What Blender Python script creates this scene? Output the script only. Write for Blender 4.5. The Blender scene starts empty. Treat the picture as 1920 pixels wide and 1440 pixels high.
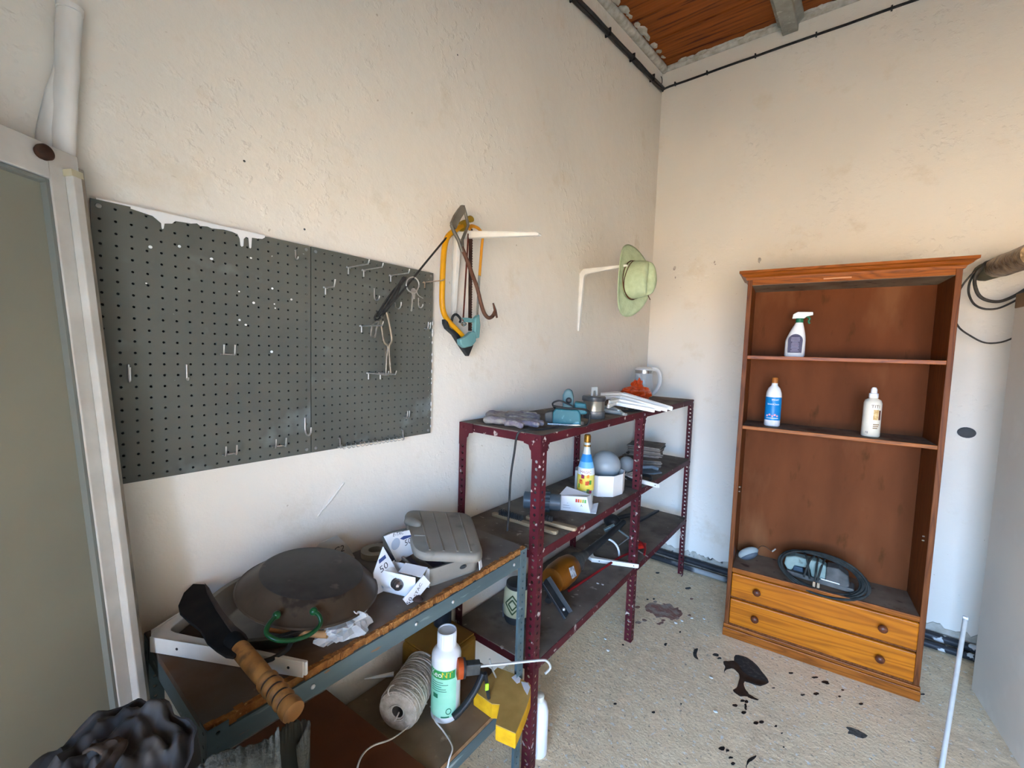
import bpy, bmesh, math, random
from mathutils import Matrix, Vector, Euler, noise as mnoise
rnd = random.Random(7)
scene = bpy.context.scene
col = scene.collection
PI = math.pi

# ---------------------------------------------------------------- camera, sky, sun, exposure
CAM = Vector((1.2336, -3.3236, 1.5545)); YAW, PITCH, ROLL, FPX = -0.6582, -0.0716, 0.0318, 805.84
_d = Vector((math.sin(YAW)*math.cos(PITCH), math.cos(YAW)*math.cos(PITCH), math.sin(PITCH)))
_r0 = Vector((math.cos(YAW), -math.sin(YAW), 0)); _u0 = _r0.cross(_d)
_r = _r0*math.cos(ROLL) + _u0*math.sin(ROLL); _u = -_r0*math.sin(ROLL) + _u0*math.cos(ROLL)
cam_data = bpy.data.cameras.new('camera'); cam = bpy.data.objects.new('camera', cam_data); col.objects.link(cam)
cam_data.sensor_fit = 'HORIZONTAL'; cam_data.sensor_width = 36.0; cam_data.lens = FPX/1920*36.0
cam_data.clip_start = 0.02; cam_data.clip_end = 200
cam.matrix_world = Matrix(((_r.x, _u.x, -_d.x, CAM.x), (_r.y, _u.y, -_d.y, CAM.y), (_r.z, _u.z, -_d.z, CAM.z), (0, 0, 0, 1)))
scene.camera = cam

world = bpy.data.worlds.new('sky'); scene.world = world; world.use_nodes = True
wn = world.node_tree.nodes; wl = world.node_tree.links; wn.clear()
bg = wn.new('ShaderNodeBackground'); bg.inputs['Color'].default_value = (0.36, 0.60, 1.0, 1); bg.inputs['Strength'].default_value = 6.8   # clear blue sky
wo = wn.new('ShaderNodeOutputWorld'); wl.new(bg.outputs[0], wo.inputs[0])

sun_data = bpy.data.lights.new('sun', 'SUN'); sun = bpy.data.objects.new('sun', sun_data); col.objects.link(sun)
sun_data.energy = 33.0; sun_data.color = (1.0, 0.78, 0.47); sun_data.angle = 0.01
_e, _a = math.radians(52), math.radians(40)      # from +x and a little +y: it never shines in through the doorway
_s = Vector((math.cos(_e)*math.cos(_a), math.cos(_e)*math.sin(_a), math.sin(_e)))
sun.rotation_euler = _s.to_track_quat('Z', 'Y').to_euler(); sun.location = (6, 2, 8)

scene.view_settings.view_transform = 'Standard'; scene.view_settings.look = 'None'
scene.view_settings.gamma = 1.0; scene.view_settings.use_curve_mapping = False
scene.view_settings.exposure = 2.12

# doorway daylight is sampled through this portal (it gives no light of its own)
DOOR_X0, DOOR_X1, DOOR_H, FRONT_Y, RIGHT_X, ADDED_PORCH_Y = 0.70, 3.1, 1.93, -3.75, 3.6, -6.2  # porch beyond the doorway is unseen, added to dim the upper left wall
pd = bpy.data.lights.new('door_portal', 'AREA'); pd.shape = 'RECTANGLE'; pd.size = DOOR_X1-DOOR_X0; pd.size_y = DOOR_H
pd.cycles.is_portal = True
po = bpy.data.objects.new('door_portal', pd); col.objects.link(po)
po.location = ((DOOR_X0+DOOR_X1)/2, FRONT_Y-0.05, DOOR_H/2); po.rotation_euler = (math.radians(90), 0, 0)

# ---------------------------------------------------------------- helpers
def _w(u, v): return _d*FPX + _r*(u-960) + _u*(720-v)
def PX(u, v, x): w = _w(u, v); return CAM + w*((x-CAM.x)/w.x)       # where the sight line meets the plane x = const
def PY(u, v, y): w = _w(u, v); return CAM + w*((y-CAM.y)/w.y)
def PZ(u, v, z): w = _w(u, v); return CAM + w*((z-CAM.z)/w.z)

MATS = {}
def N(nt, t, **kw):
    n = nt.nodes.new(t)
    for k, v in kw.items(): setattr(n, k, v)
    return n
def mat(name, c, c2=None, rough=0.6, metal=0.0, scale=8.0, detail=4.0, mixpos=(0.35, 0.65), bump=0.0, bscale=None,
        c3=None, s3=40.0, p3=(0.62, 0.68), stretch=None, trans=0.0, alpha=None, spec=0.3, ior=1.45, bdist=0.01, c4=None, s4=3.0, p4=(0.6,0.7), coat=0.0, backface=None):
    if name in MATS: return MATS[name]
    m = bpy.data.materials.new(name); m.use_nodes = True; nt = m.node_tree; nt.nodes.clear()
    out = N(nt, 'ShaderNodeOutputMaterial'); b = N(nt, 'ShaderNodeBsdfPrincipled'); nt.links.new(b.outputs[0], out.inputs[0])
    b.inputs['Roughness'].default_value = rough; b.inputs['Metallic'].default_value = metal
    b.inputs['Specular IOR Level'].default_value = spec; b.inputs['IOR'].default_value = ior
    b.inputs['Transmission Weight'].default_value = trans; b.inputs['Coat Weight'].default_value = coat
    if alpha is not None: b.inputs['Alpha'].default_value = alpha
    tc = N(nt, 'ShaderNodeTexCoord'); vec = tc.outputs['Object']
    if stretch:
        mp = N(nt, 'ShaderNodeMapping'); mp.inputs['Scale'].default_value = stretch; nt.links.new(vec, mp.inputs[0]); vec = mp.outputs[0]
    def layer(prev, colr, sc, pos, det=4.0):
        nz = N(nt, 'ShaderNodeTexNoise'); nz.inputs['Scale'].default_value = sc; nz.inputs['Detail'].default_value = det
        nt.links.new(vec, nz.inputs['Vector'])
        r = N(nt, 'ShaderNodeValToRGB'); r.color_ramp.elements[0].position = pos[0]; r.color_ramp.elements[1].position = pos[1]
        nt.links.new(nz.outputs[0], r.inputs[0])
        mx = N(nt, 'ShaderNodeMix', data_type='RGBA'); nt.links.new(r.outputs[0], mx.inputs[0])
        if hasattr(prev, 'links'): nt.links.new(prev, mx.inputs[6])
        else: mx.inputs[6].default_value = (*prev, 1)
        mx.inputs[7].default_value = (*colr, 1)
        return mx.outputs[2]
    cur = c
    if c2: cur = layer(cur, c2, scale, mixpos, detail)
    if c4: cur = layer(cur, c4, s4, p4)
    if c3: cur = layer(cur, c3, s3, p3)
    if hasattr(cur, 'links'): nt.links.new(cur, b.inputs['Base Color'])
    else: b.inputs['Base Color'].default_value = (*cur, 1)
    if bump:
        nz = N(nt, 'ShaderNodeTexNoise'); nz.inputs['Scale'].default_value = bscale or scale*3; nz.inputs['Detail'].default_value = 6
        nt.links.new(vec, nz.inputs['Vector'])
        bp = N(nt, 'ShaderNodeBump'); bp.inputs['Strength'].default_value = bump; bp.inputs['Distance'].default_value = bdist
        nt.links.new(nz.outputs[0], bp.inputs['Height']); nt.links.new(bp.outputs[0], b.inputs['Normal'])
    MATS[name] = m
    return m
def srgb(h):
    f = lambda x: x/12.92 if x <= 0.04045 else ((x+0.055)/1.055)**2.4
    return tuple(f(int(h[i:i+2], 16)/255) for i in (0, 2, 4))

WM = {}
def tag(o, label=None, cat=None, group=None, kind=None):
    if label: o['label'] = label
    if cat: o['category'] = cat
    if group: o['group'] = group
    if kind: o['kind'] = kind
    return o
def thing(name, label, cat, loc=(0, 0, 0), rz=0.0, group=None, kind=None):
    o = bpy.data.objects.new(name, None); col.objects.link(o); o.empty_display_size = 0.05
    o.location = loc; o.rotation_euler = (0, 0, rz)
    WM[o] = Matrix.Translation(Vector(loc)) @ Matrix.Rotation(rz, 4, 'Z')
    return tag(o, label, cat, group, kind)

def frame(o, x, z=None):
    """matrix with origin o, local x along x, local z near z"""
    x = Vector(x).normalized(); z = Vector(z if z is not None else (0, 0, 1))
    y = z.cross(x).normalized(); z = x.cross(y)
    return Matrix(((x.x, y.x, z.x, o[0]), (x.y, y.y, z.y, o[1]), (x.z, y.z, z.z, o[2]), (0, 0, 0, 1)))
def T(x=0, y=0, z=0): return Matrix.Translation((x, y, z))
def R(a, ax): return Matrix.Rotation(a, 4, ax)

class MB:
    def __init__(self): self.v = []; self.f = []
    def add(self, vs, fs, M=None):
        n = len(self.v)
        self.v += [(M @ Vector(p)) if M is not None else Vector(p) for p in vs]
        self.f += [tuple(i+n for i in f) for f in fs]
        return self
    def box(self, x0, x1, y0, y1, z0, z1, M=None):
        return self.add([(x0,y0,z0),(x1,y0,z0),(x1,y1,z0),(x0,y1,z0),(x0,y0,z1),(x1,y0,z1),(x1,y1,z1),(x0,y1,z1)],
                        [(3,2,1,0),(4,5,6,7),(0,1,5,4),(1,2,6,5),(2,3,7,6),(3,0,4,7)], M)
    def prism(self, outline, t0, t1, M=None):
        n = len(outline)
        return self.add([(x, y, t0) for x, y in outline]+[(x, y, t1) for x, y in outline],
                        [tuple(range(n-1, -1, -1)), tuple(range(n, 2*n))]+[(i, (i+1) % n, n+(i+1) % n, n+i) for i in range(n)], M)
    def lathe(self, prof, n=24, M=None, sx=1.0, sy=1.0, cap=True):
        vs = []; fs = []; k = len(prof)
        for r, z in prof:
            for i in range(n):
                a = 2*PI*i/n; vs.append((r*math.cos(a)*sx, r*math.sin(a)*sy, z))
        for j in range(k-1):
            for i in range(n):
                fs.append((j*n+i, j*n+(i+1) % n, (j+1)*n+(i+1) % n, (j+1)*n+i))
        if cap:
            if prof[0][0] > 1e-6: fs.append(tuple(range(n-1, -1, -1)))
            if prof[-1][0] > 1e-6: fs.append(tuple((k-1)*n+i for i in range(n)))
        return self.add(vs, fs, M)
    def tube(self, pts, r, n=8, closed=False, M=None, flat=1.0):
        pts = [Vector(p) for p in pts]; k = len(pts); vs = []; fs = []
        rr = r if isinstance(r, (list, tuple)) else [r]*k
        up = None
        for i in range(k):
            if closed: t = pts[(i+1) % k]-pts[(i-1) % k]
            else: t = pts[min(i+1, k-1)]-pts[max(i-1, 0)]
            t = t.normalized() if t.length > 1e-9 else Vector((0, 0, 1))
            if up is None: up = t.orthogonal().normalized()
            up = up-t*up.dot(t)
            up = up.normalized() if up.length > 1e-6 else t.orthogonal().normalized()
            s = t.cross(up)
            for j in range(n):
                a = 2*PI*j/n; vs.append(pts[i]+(up*math.cos(a)+s*math.sin(a)*flat)*rr[i])
        m = k if closed else k-1
        for i in range(m):
            for j in range(n):
                a = i*n; b = ((i+1) % k)*n
                fs.append((a+j, a+(j+1) % n, b+(j+1) % n, b+j))
        if not closed: fs += [tuple(range(n-1, -1, -1)), tuple((k-1)*n+j for j in range(n))]
        return self.add(vs, fs, M)
    def ball(self, c, r, n=16, m=10, s=(1, 1, 1), M=None):
        vs = [(c[0], c[1], c[2]-r*s[2])]; fs = []
        for j in range(1, m):
            ph = -PI/2+PI*j/m
            for i in range(n):
                a = 2*PI*i/n; vs.append((c[0]+r*s[0]*math.cos(ph)*math.cos(a), c[1]+r*s[1]*math.cos(ph)*math.sin(a), c[2]+r*s[2]*math.sin(ph)))
        vs.append((c[0], c[1], c[2]+r*s[2])); L = len(vs)-1
        for i in range(n):
            fs.append((0, 1+(i+1) % n, 1+i)); fs.append((L, L-n+i, L-n+(i+1) % n))
        for j in range(m-2):
            for i in range(n): fs.append((1+j*n+i, 1+j*n+(i+1) % n, 1+(j+1)*n+(i+1) % n, 1+(j+1)*n+i))
        return self.add(vs, fs, M)
    def surf(self, fn, nu, nv, closed_u=False, M=None):
        vs = [fn(i/(nu if closed_u else nu-1), j/(nv-1)) for j in range(nv) for i in range(nu)]
        fs = [(j*nu+i, j*nu+(i+1) % nu, (j+1)*nu+(i+1) % nu, (j+1)*nu+i) for j in range(nv-1) for i in range(nu if closed_u else nu-1)]
        return self.add(vs, fs, M)
    def build(self, name, m, parent=None, local=False, smooth=None, bevel=0.0, bseg=2, thick=0.0, sub=0, label=None, jitter=0.0, jscale=8.0, kind=None):
        vs = [Vector(p) for p in self.v]
        if jitter:
            vs = [p+mnoise.noise_vector(p*jscale)*jitter for p in vs]
        if parent is not None:
            if not local:
                inv = WM[parent].inverted(); vs = [inv @ p for p in vs]
            org = Vector((0, 0, 0))
        else:
            lo = [min(p[i] for p in vs) for i in range(3)]; hi = [max(p[i] for p in vs) for i in range(3)]
            org = Vector(((lo[0]+hi[0])/2, (lo[1]+hi[1])/2, lo[2])); vs = [p-org for p in vs]
        me = bpy.data.meshes.new(name); me.from_pydata([tuple(p) for p in vs], [], self.f)
        bm = bmesh.new(); bm.from_mesh(me); bmesh.ops.recalc_face_normals(bm, faces=bm.faces)
        if smooth is not None:
            for f in bm.faces: f.smooth = True
            for e in bm.edges:
                if len(e.link_faces) == 2 and e.calc_face_angle(0) > math.radians(smooth): e.smooth = False
        bm.to_mesh(me); bm.free()
        me.materials.append(m)
        o = bpy.data.objects.new(name, me); col.objects.link(o); o.location = org
        if parent is not None: o.parent = parent; WM[o] = WM[parent]
        else: WM[o] = Matrix.Translation(org)
        if thick:
            md = o.modifiers.new('thickness', 'SOLIDIFY'); md.thickness = thick; md.offset = 0
        if sub:
            md = o.modifiers.new('smooth', 'SUBSURF'); md.levels = sub; md.render_levels = sub
        if bevel:
            md = o.modifiers.new('bevel', 'BEVEL'); md.width = bevel; md.segments = bseg; md.limit_method = 'ANGLE'; md.angle_limit = math.radians(40)
        if label: o['label'] = label
        if kind: o['kind'] = kind
        return o

def copy_tree(o, parent=None):
    c = o.copy(); col.objects.link(c); c.parent = parent
    WM[c] = WM.get(o, Matrix())
    for ch in list(o.children): copy_tree(ch, c)
    return c

def text_mb(s, size, fn=None, extrude=0.0, align='CENTER'):
    cu = bpy.data.curves.new('t', 'FONT'); cu.body = s; cu.size = size; cu.align_x = align; cu.align_y = 'CENTER'; cu.resolution_u = 2; cu.extrude = extrude
    ob = bpy.data.objects.new('t', cu); col.objects.link(ob)
    dg = bpy.context.evaluated_depsgraph_get(); me = ob.evaluated_get(dg).to_mesh()
    mb = MB(); vs = [v.co.copy() for v in me.vertices]
    if fn: vs = [Vector(fn(v.x, v.y)) for v in vs]
    mb.add(vs, [tuple(p.vertices) for p in me.polygons])
    ob.evaluated_get(dg).to_mesh_clear(); bpy.data.objects.remove(ob); bpy.data.curves.remove(cu)
    return mb

def holes_sheet(mb, u0, v0, du, dv, nu, nv, rad, fn, depth, skip=None, hu=1.0, hv=1.0):
    """a sheet of nu x nv cells with a round hole in each; fn(u, v, w) -> point, w = 0 front, depth = back"""
    K = 8
    for j in range(nv):
        for i in range(nu):
            cx, cy = u0+(i+.5)*du, v0+(j+.5)*dv
            sq = [(cx+du/2, cy), (cx+du/2, cy+dv/2), (cx, cy+dv/2), (cx-du/2, cy+dv/2), (cx-du/2, cy), (cx-du/2, cy-dv/2), (cx, cy-dv/2), (cx+du/2, cy-dv/2)]
            ci = [(cx+rad*hu*math.cos(2*PI*k/K), cy+rad*hv*math.sin(2*PI*k/K)) for k in range(K)]
            vs = [fn(a, b, 0) for a, b in sq]+[fn(a, b, 0) for a, b in ci]+[fn(a, b, depth) for a, b in ci]
            fs = [(k, (k+1) % K, K+(k+1) % K, K+k) for k in range(K)]+[(K+k, K+(k+1) % K, 2*K+(k+1) % K, 2*K+k) for k in range(K)]
            mb.add(vs, fs)
    return mb

def arc(c, r, a0, a1, n, ax=(1, 0, 0), ay=(0, 0, 1)):
    c = Vector(c); ax = Vector(ax); ay = Vector(ay)
    return [c+ax*(r*math.cos(a0+(a1-a0)*i/(n-1)))+ay*(r*math.sin(a0+(a1-a0)*i/(n-1))) for i in range(n)]
def spline(pts, n=6):
    pts = [Vector(p) for p in pts]; out = []
    P = [pts[0]]+pts+[pts[-1]]
    for i in range(1, len(P)-2):
        for k in range(n):
            t = k/n; a, b, c, d = P[i-1], P[i], P[i+1], P[i+2]
            out.append(0.5*((2*b)+(c-a)*t+(2*a-5*b+4*c-d)*t*t+(3*b-a-3*c+d)*t**3))
    out.append(pts[-1]); return out
# ---------------------------------------------------------------- the setting
def wall_material(name, base):
    m = bpy.data.materials.new(name); m.use_nodes = True; nt = m.node_tree; nt.nodes.clear(); L = nt.links.new
    out = N(nt, 'ShaderNodeOutputMaterial'); b = N(nt, 'ShaderNodeBsdfPrincipled'); L(b.outputs[0], out.inputs[0])
    b.inputs['Roughness'].default_value = 0.85; b.inputs['Specular IOR Level'].default_value = 0.2
    tc = N(nt, 'ShaderNodeTexCoord')
    def nz(s, d=5, rough=.5):
        n = N(nt, 'ShaderNodeTexNoise'); n.inputs['Scale'].default_value = s; n.inputs['Detail'].default_value = d; n.inputs['Roughness'].default_value = rough; L(tc.outputs['Object'], n.inputs[0]); return n
    def ramp(src, a, c):
        r = N(nt, 'ShaderNodeValToRGB'); r.color_ramp.elements[0].position = a; r.color_ramp.elements[1].position = c; L(src, r.inputs[0]); return r.outputs[0]
    def mix(fac, A, Bc):
        x = N(nt, 'ShaderNodeMix', data_type='RGBA'); L(fac, x.inputs[0])
        if hasattr(A, 'links'): L(A, x.inputs[6])
        else: x.inputs[6].default_value = (*A, 1)
        x.inputs[7].default_value = (*Bc, 1); return x.outputs[2]
    c = mix(ramp(nz(1.1, 3).outputs[0], .40, .66), base, tuple(q*.94 for q in base))
    c = mix(ramp(nz(4.5, 6, .65).outputs[0], .60, .72), c, (base[0]*.90, base[1]*.87, base[2]*.82))
    c = mix(ramp(nz(46, 2).outputs[0], .76, .80), c, (base[0]*.72, base[1]*.68, base[2]*.62))
    L(c, b.inputs['Base Color'])
    # plaster relief: fine grain, trowelled patches, blisters
    n1 = nz(120, 6, .6); n2 = nz(9, 6, .55); n3 = nz(30, 3); patch = ramp(nz(1.7, 2).outputs[0], .47, .62)
    r3 = ramp(n3.outputs[0], .55, .72)
    mu = N(nt, 'ShaderNodeMath', operation='MULTIPLY'); L(r3, mu.inputs[0]); L(patch, mu.inputs[1])
    ad = N(nt, 'ShaderNodeMath', operation='MULTIPLY_ADD'); L(mu.outputs[0], ad.inputs[0]); ad.inputs[1].default_value = .55; L(n2.outputs[0], ad.inputs[2])
    a2 = N(nt, 'ShaderNodeMath', operation='MULTIPLY_ADD'); L(n1.outputs[0], a2.inputs[0]); a2.inputs[1].default_value = .12; L(ad.outputs[0], a2.inputs[2])
    bp = N(nt, 'ShaderNodeBump'); bp.inputs['Strength'].default_value = .34; bp.inputs['Distance'].default_value = .012
    L(a2.outputs[0], bp.inputs['Height']); L(bp.outputs[0], b.inputs['Normal'])
    return m
M_wall = wall_material('white_plaster', (.82, .76, .665))
SL = 0.14                                                    # roof slope
def roof_z(y): return 3.71 + SL*y
BACKY = FRONT_Y
def struct(mb, name, m, **k):
    o = mb.build(name, m, **k); o['kind'] = 'structure'; return o
mb = MB(); TH = .15
zf = roof_z(FRONT_Y)
mb.prism([(ADDED_PORCH_Y, 0), (TH, 0), (TH, roof_z(TH)+.12), (ADDED_PORCH_Y, roof_z(ADDED_PORCH_Y)+.12)], -TH, 0, Matrix(((0,0,1,0),(1,0,0,0),(0,1,0,0),(0,0,0,1))))
struct(mb, 'wall_left', M_wall)
struct(MB().box(0, RIGHT_X, 0, TH, 0, roof_z(0)+.1), 'wall_back', M_wall)
mb = MB(); mb.prism([(ADDED_PORCH_Y, 0), (TH, 0), (TH, roof_z(TH)+.12), (ADDED_PORCH_Y, roof_z(ADDED_PORCH_Y)+.12)], RIGHT_X, RIGHT_X+TH, Matrix(((0,0,1,0),(1,0,0,0),(0,1,0,0),(0,0,0,1))))
struct(mb, 'wall_right', M_wall)
zt = roof_z(FRONT_Y)+.05
mb = MB(); mb.box(0, DOOR_X0, FRONT_Y-TH, FRONT_Y, 0, zt).box(DOOR_X1, RIGHT_X, FRONT_Y-TH, FRONT_Y, 0, zt).box(DOOR_X0, DOOR_X1, FRONT_Y-TH, FRONT_Y, DOOR_H, zt)  # unseen partition, its jamb and lintel set to shade the upper left wall
struct(mb, 'wall_front', M_wall)

# floor: worn concrete
def floor_material():
    m = bpy.data.materials.new('worn_concrete'); m.use_nodes = True; nt = m.node_tree; nt.nodes.clear(); L = nt.links.new
    out = N(nt, 'ShaderNodeOutputMaterial'); b = N(nt, 'ShaderNodeBsdfPrincipled'); L(b.outputs[0], out.inputs[0]); b.inputs['Roughness'].default_value = .8
    tc = N(nt, 'ShaderNodeTexCoord')
    def nz(s, d=5, rough=.55, st=None):
        n = N(nt, 'ShaderNodeTexNoise'); n.inputs['Scale'].default_value = s; n.inputs['Detail'].default_value = d; n.inputs['Roughness'].default_value = rough
        if st:
            mp = N(nt, 'ShaderNodeMapping'); mp.inputs['Scale'].default_value = st; L(tc.outputs['Object'], mp.inputs[0]); L(mp.outputs[0], n.inputs[0])
        else: L(tc.outputs['Object'], n.inputs[0])
        return n.outputs[0]
    def ramp(src, a, c):
        r = N(nt, 'ShaderNodeValToRGB'); r.color_ramp.elements[0].position = a; r.color_ramp.elements[1].position = c; L(src, r.inputs[0]); return r.outputs[0]
    def mix(fac, A, Bc):
        x = N(nt, 'ShaderNodeMix', data_type='RGBA'); L(fac, x.inputs[0])
        if hasattr(A, 'links'): L(A, x.inputs[6])
        else: x.inputs[6].default_value = (*A, 1)
        x.inputs[7].default_value = (*Bc, 1); return x.outputs[2]
    c = mix(ramp(nz(2.2), .35, .68), (.84, .65, .41), (.67, .515, .33))
    c = mix(ramp(nz(18, 7, .7, (1, 1.35, 1)), .44, .68), c, (.90, .72, .48))
    c = mix(ramp(nz(70, 4), .60, .70), c, (.34, .27, .20))
    c = mix(ramp(nz(48, 3), .62, .68), c, (.80, .76, .69))
    c = mix(ramp(nz(9, 6, .7), .66, .74), c, (.22, .20, .18))
    L(c, b.inputs['Base Color'])
    bp = N(nt, 'ShaderNodeBump'); bp.inputs['Strength'].default_value = .6; bp.inputs['Distance'].default_value = .010
    L(nz(60, 8, .7, (1, 1.15, 1)), bp.inputs['Height']); L(bp.outputs[0], b.inputs['Normal'])
    return m
floor = struct(MB().box(-TH, RIGHT_X+TH, ADDED_PORCH_Y, TH, -.1, 0), 'floor', floor_material())
struct(MB().box(-40, 40, -60, ADDED_PORCH_Y, -.12, -.02), 'ground', mat('sunlit_yard', (.50, .41, .30), (.44, .35, .25), rough=.95, scale=1.5))

# ceiling: sloped clay boards between concrete beams
M_board = mat('roof_board_clay', srgb('97501a'), srgb('7a3c10'), rough=.75, scale=3, stretch=(1, 14, 14), bump=.35, bscale=4, c3=srgb('54200c'), s3=3.0, p3=(.60, .66))
M_slab = mat('ceiling_slab', (.55, .51, .45), (.45, .42, .37), rough=.9, bump=.2)
RM = Matrix(((1,0,0,0),(0,math.cos(math.atan(SL)),0,0),(0,math.sin(math.atan(SL)),1,3.71),(0,0,0,1)))
ceil = struct(MB().box(-TH, RIGHT_X+TH, ADDED_PORCH_Y-.3, TH, .045, .14, RM), 'ceiling', M_slab)
M_beam = mat('grey_concrete', (.33, .32, .28), (.25, .24, .21), rough=.9, scale=14, bump=.3, c3=(.42, .40, .36), s3=30)
beams = [(-.09, .03), (.75, .87), (1.60, 1.72), (2.45, 2.57), (3.30, 3.42)]
edges = [-.12, -.40, -.70, -1.0, -1.3, -1.6, -1.9, -2.2, -2.5, -2.8, -3.1, -3.4, -3.7, -4.0, -4.3, -4.7, -5.1, -5.5, -6.0, -6.4]
for (a0, a1), (b0, b1) in zip(beams, beams[1:]):
    y1 = .0
    for e in edges:
        mb = MB(); mb.box(a1-.02, b0+.02, e+.004, y1-.004, .0+rnd.uniform(0, .006), .045, RM)
        mb.build('roof_board', M_board, ceil, bevel=.003)
        y1 = e
for k, (b0, b1) in enumerate(beams[1:4]):
    w = b1-b0
    MB().prism([(b0-.01, .012), (b0-.01, -.02), (b0+.018, -.034), (b0+.018, -.075), (b1-.018, -.075), (b1-.018, -.034), (b1+.01, -.02), (b1+.01, .012)], 0, 6.3,
               RM @ Matrix(((1,0,0,0),(0,0,-1,0),(0,1,0,0),(0,0,0,1)))).build('concrete_beam', M_beam, ceil, bevel=.004)
# mortar smeared along the top of the walls
M_mortar = mat('old_mortar', (.62, .59, .53), (.42, .38, .31), rough=.95, scale=22, bump=.6, bscale=60)
def smear(p0, p1, n, wid, drop, name='mortar_smear', r=rnd):
    mb = MB(); p0 = Vector(p0); p1 = Vector(p1); t = (p1-p0).normalized(); up = Vector((0, 0, 1)); s = t.cross(up)
    for i in range(n):
        f = (i+r.uniform(.1, .9))/n; c = p0.lerp(p1, f); L = r.uniform(.02, .07); W = r.uniform(.4, 1)*wid
        mb.ball((0, 0, 0), 1, 8, 5, (L, W, drop), frame(c, t+s*r.uniform(-.15, .15), up))
    return mb.build(name, M_mortar, ceil, smooth=60, jitter=.012, jscale=40)
smear((.06, -.15, roof_z(-.15)), (.06, -2.6, roof_z(-2.6)), 26, .030, .008)
smear((.12, -.03, roof_z(0)-.002), (.74, -.03, roof_z(0)-.002), 16, .028, .010)
smear((.88, -.03, roof_z(0)-.002), (2.2, -.03, roof_z(0)-.002), 24, .028, .010)
trim = MB(); trim.tube([(.02, .0, roof_z(0)-.01), (.02, -6.2, roof_z(-6.2)-.01)], .028, 8).tube([(0, -.012, roof_z(0)-.012), (RIGHT_X, -.012, roof_z(0)-.012)], .02, 8)
o = trim.build('trim_1', M_mortar, smooth=60, jitter=.012, jscale=14); o['kind'] = 'structure'

# cables under the roof
M_black = mat('black_rubber', (.012, .012, .012), (.03, .028, .027), rough=.5, scale=20)
def wob(p0, p1, n, amp, seed=0):
    p0 = Vector(p0); p1 = Vector(p1)
    return [p0.lerp(p1, i/(n-1))+mnoise.noise_vector(Vector((i*.7+seed, seed, 3)))*(amp if 0 < i < n-1 else 0) for i in range(n)]
c = thing('roof_cable', 'thick black cable bundle clipped along the top of the left wall', 'cable', (.02, -2, 3.2))
for k, (dx, dz) in enumerate(((.012, 0), (.016, -.018), (.026, -.008))):
    MB().tube([p+Vector((dx, 0, dz)) for p in wob((0, -.03, 3.556), (0, -4.0, 2.985), 26, .006, k*9)], .010, 6).build('cable_strand', M_black, c, smooth=60)
for y in (-.25, -.6, -.95, -1.35, -1.8): MB().box(0, .036, y-.004, y+.004, 3.556+y*.1437-.024, 3.556+y*.1437+.020).build('cable_clip', M_black, c)
c = thing('roof_cable', 'thin black cable running along the top of the back wall', 'cable', (1, -.01, 3.5))
MB().tube([(.012, -.03, 3.556), (.02, -.012, 3.558)]+wob((.06, -.012, 3.562), (3.4, -.012, 3.572), 30, .004, 4), .0075, 6).build('cable_strand', M_black, c, smooth=60)
for x in (.10, .32, .62, .95, 1.3): MB().box(x-.004, x+.004, -.022, 0, 3.556, 3.578).build('cable_clip', M_black, c)
MB().tube(arc((.012, -.06, 3.60), .022, -1.2, 1.9, 8, (0, 1, 0), (0, 0, 1)), .003, 6).build('cable_end', M_black, c)

# base of the back wall: broken render strip and two pipes
def jag(x0, x1, step, zf, amp, r):
    pts = [(x0, 0)]; x = x1; top = []
    while x > x0: top.append((x, zf+r.uniform(-amp, amp))); x -= step*r.uniform(.5, 1.5)
    top.append((x0, zf))
    return [(x0, 0), (x1, 0)]+top
M_raw = mat('raw_render', (.40, .36, .29), (.55, .51, .44), rough=.95, scale=18, bump=.6, bscale=50, c3=(.10, .09, .08), s3=14)
mb = MB().prism(jag(.1, 3.4, .018, .108, .014, rnd), 0, .008, Matrix(((1,0,0,0),(0,0,-1,0),(0,1,0,0),(0,0,0,1))))
struct(mb, 'baseboard_back', M_raw)
M_pipe = mat('painted_black_pipe', (.018, .018, .02), (.035, .035, .038), rough=.45, scale=12, c3=(.55, .54, .52), s3=13, p3=(.64, .66))
o = MB().tube(wob((.06, -.036, .058), (3.2, -.036, .052), 24, .004, 2), .021, 12).build('floor_pipe', M_pipe, smooth=60)
tag(o, 'upper of two paint-spattered black pipes along the back wall base', 'pipe')
o = MB().tube(wob((.12, -.082, .021), (3.2, -.075, .021), 24, .004, 6), .019, 12).build('floor_pipe', mat('grey_black_pipe', (.03, .03, .033), (.30, .30, .29), rough=.45, scale=2.2, mixpos=(.52, .56), c3=(.6, .6, .58), s3=16, p3=(.66, .68)), smooth=60)
tag(o, 'lower grey-black pipe lying on the floor along the back wall', 'pipe')

# floor stains (flat, with shapes of their own)
M_oil = mat('black_oil', (.006, .006, .006), (.02, .02, .02), rough=.35, scale=30)
M_oil2 = mat('dried_oil', (.030, .029, .027), (.09, .085, .075), rough=.8, scale=60, mixpos=(.5, .75))
def blob(pts, name, m, h=.0012):
    P = [PZ(u, v, 0) for u, v in pts]
    P = [Vector((p.x, p.y)) for p in P]; Q = []
    n = len(P)
    for i in range(n):
        a, b, c, d = P[i-1], P[i], P[(i+1) % n], P[(i+2) % n]
        for k in range(4):
            t = k/4; Q.append(0.5*((2*b)+(c-a)*t+(2*a-5*b+4*c-d)*t*t+(3*b-a-3*c+d)*t**3))
    q = [(p.x+rnd.uniform(-.0015, .0015), p.y+rnd.uniform(-.0015, .0015)) for p in Q]
    return MB().prism(q, .0, h).build(name, m, floor)
def c5(pts): return [(1080+x/3.274, 1000+y/3.274) for x, y in pts]
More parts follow.
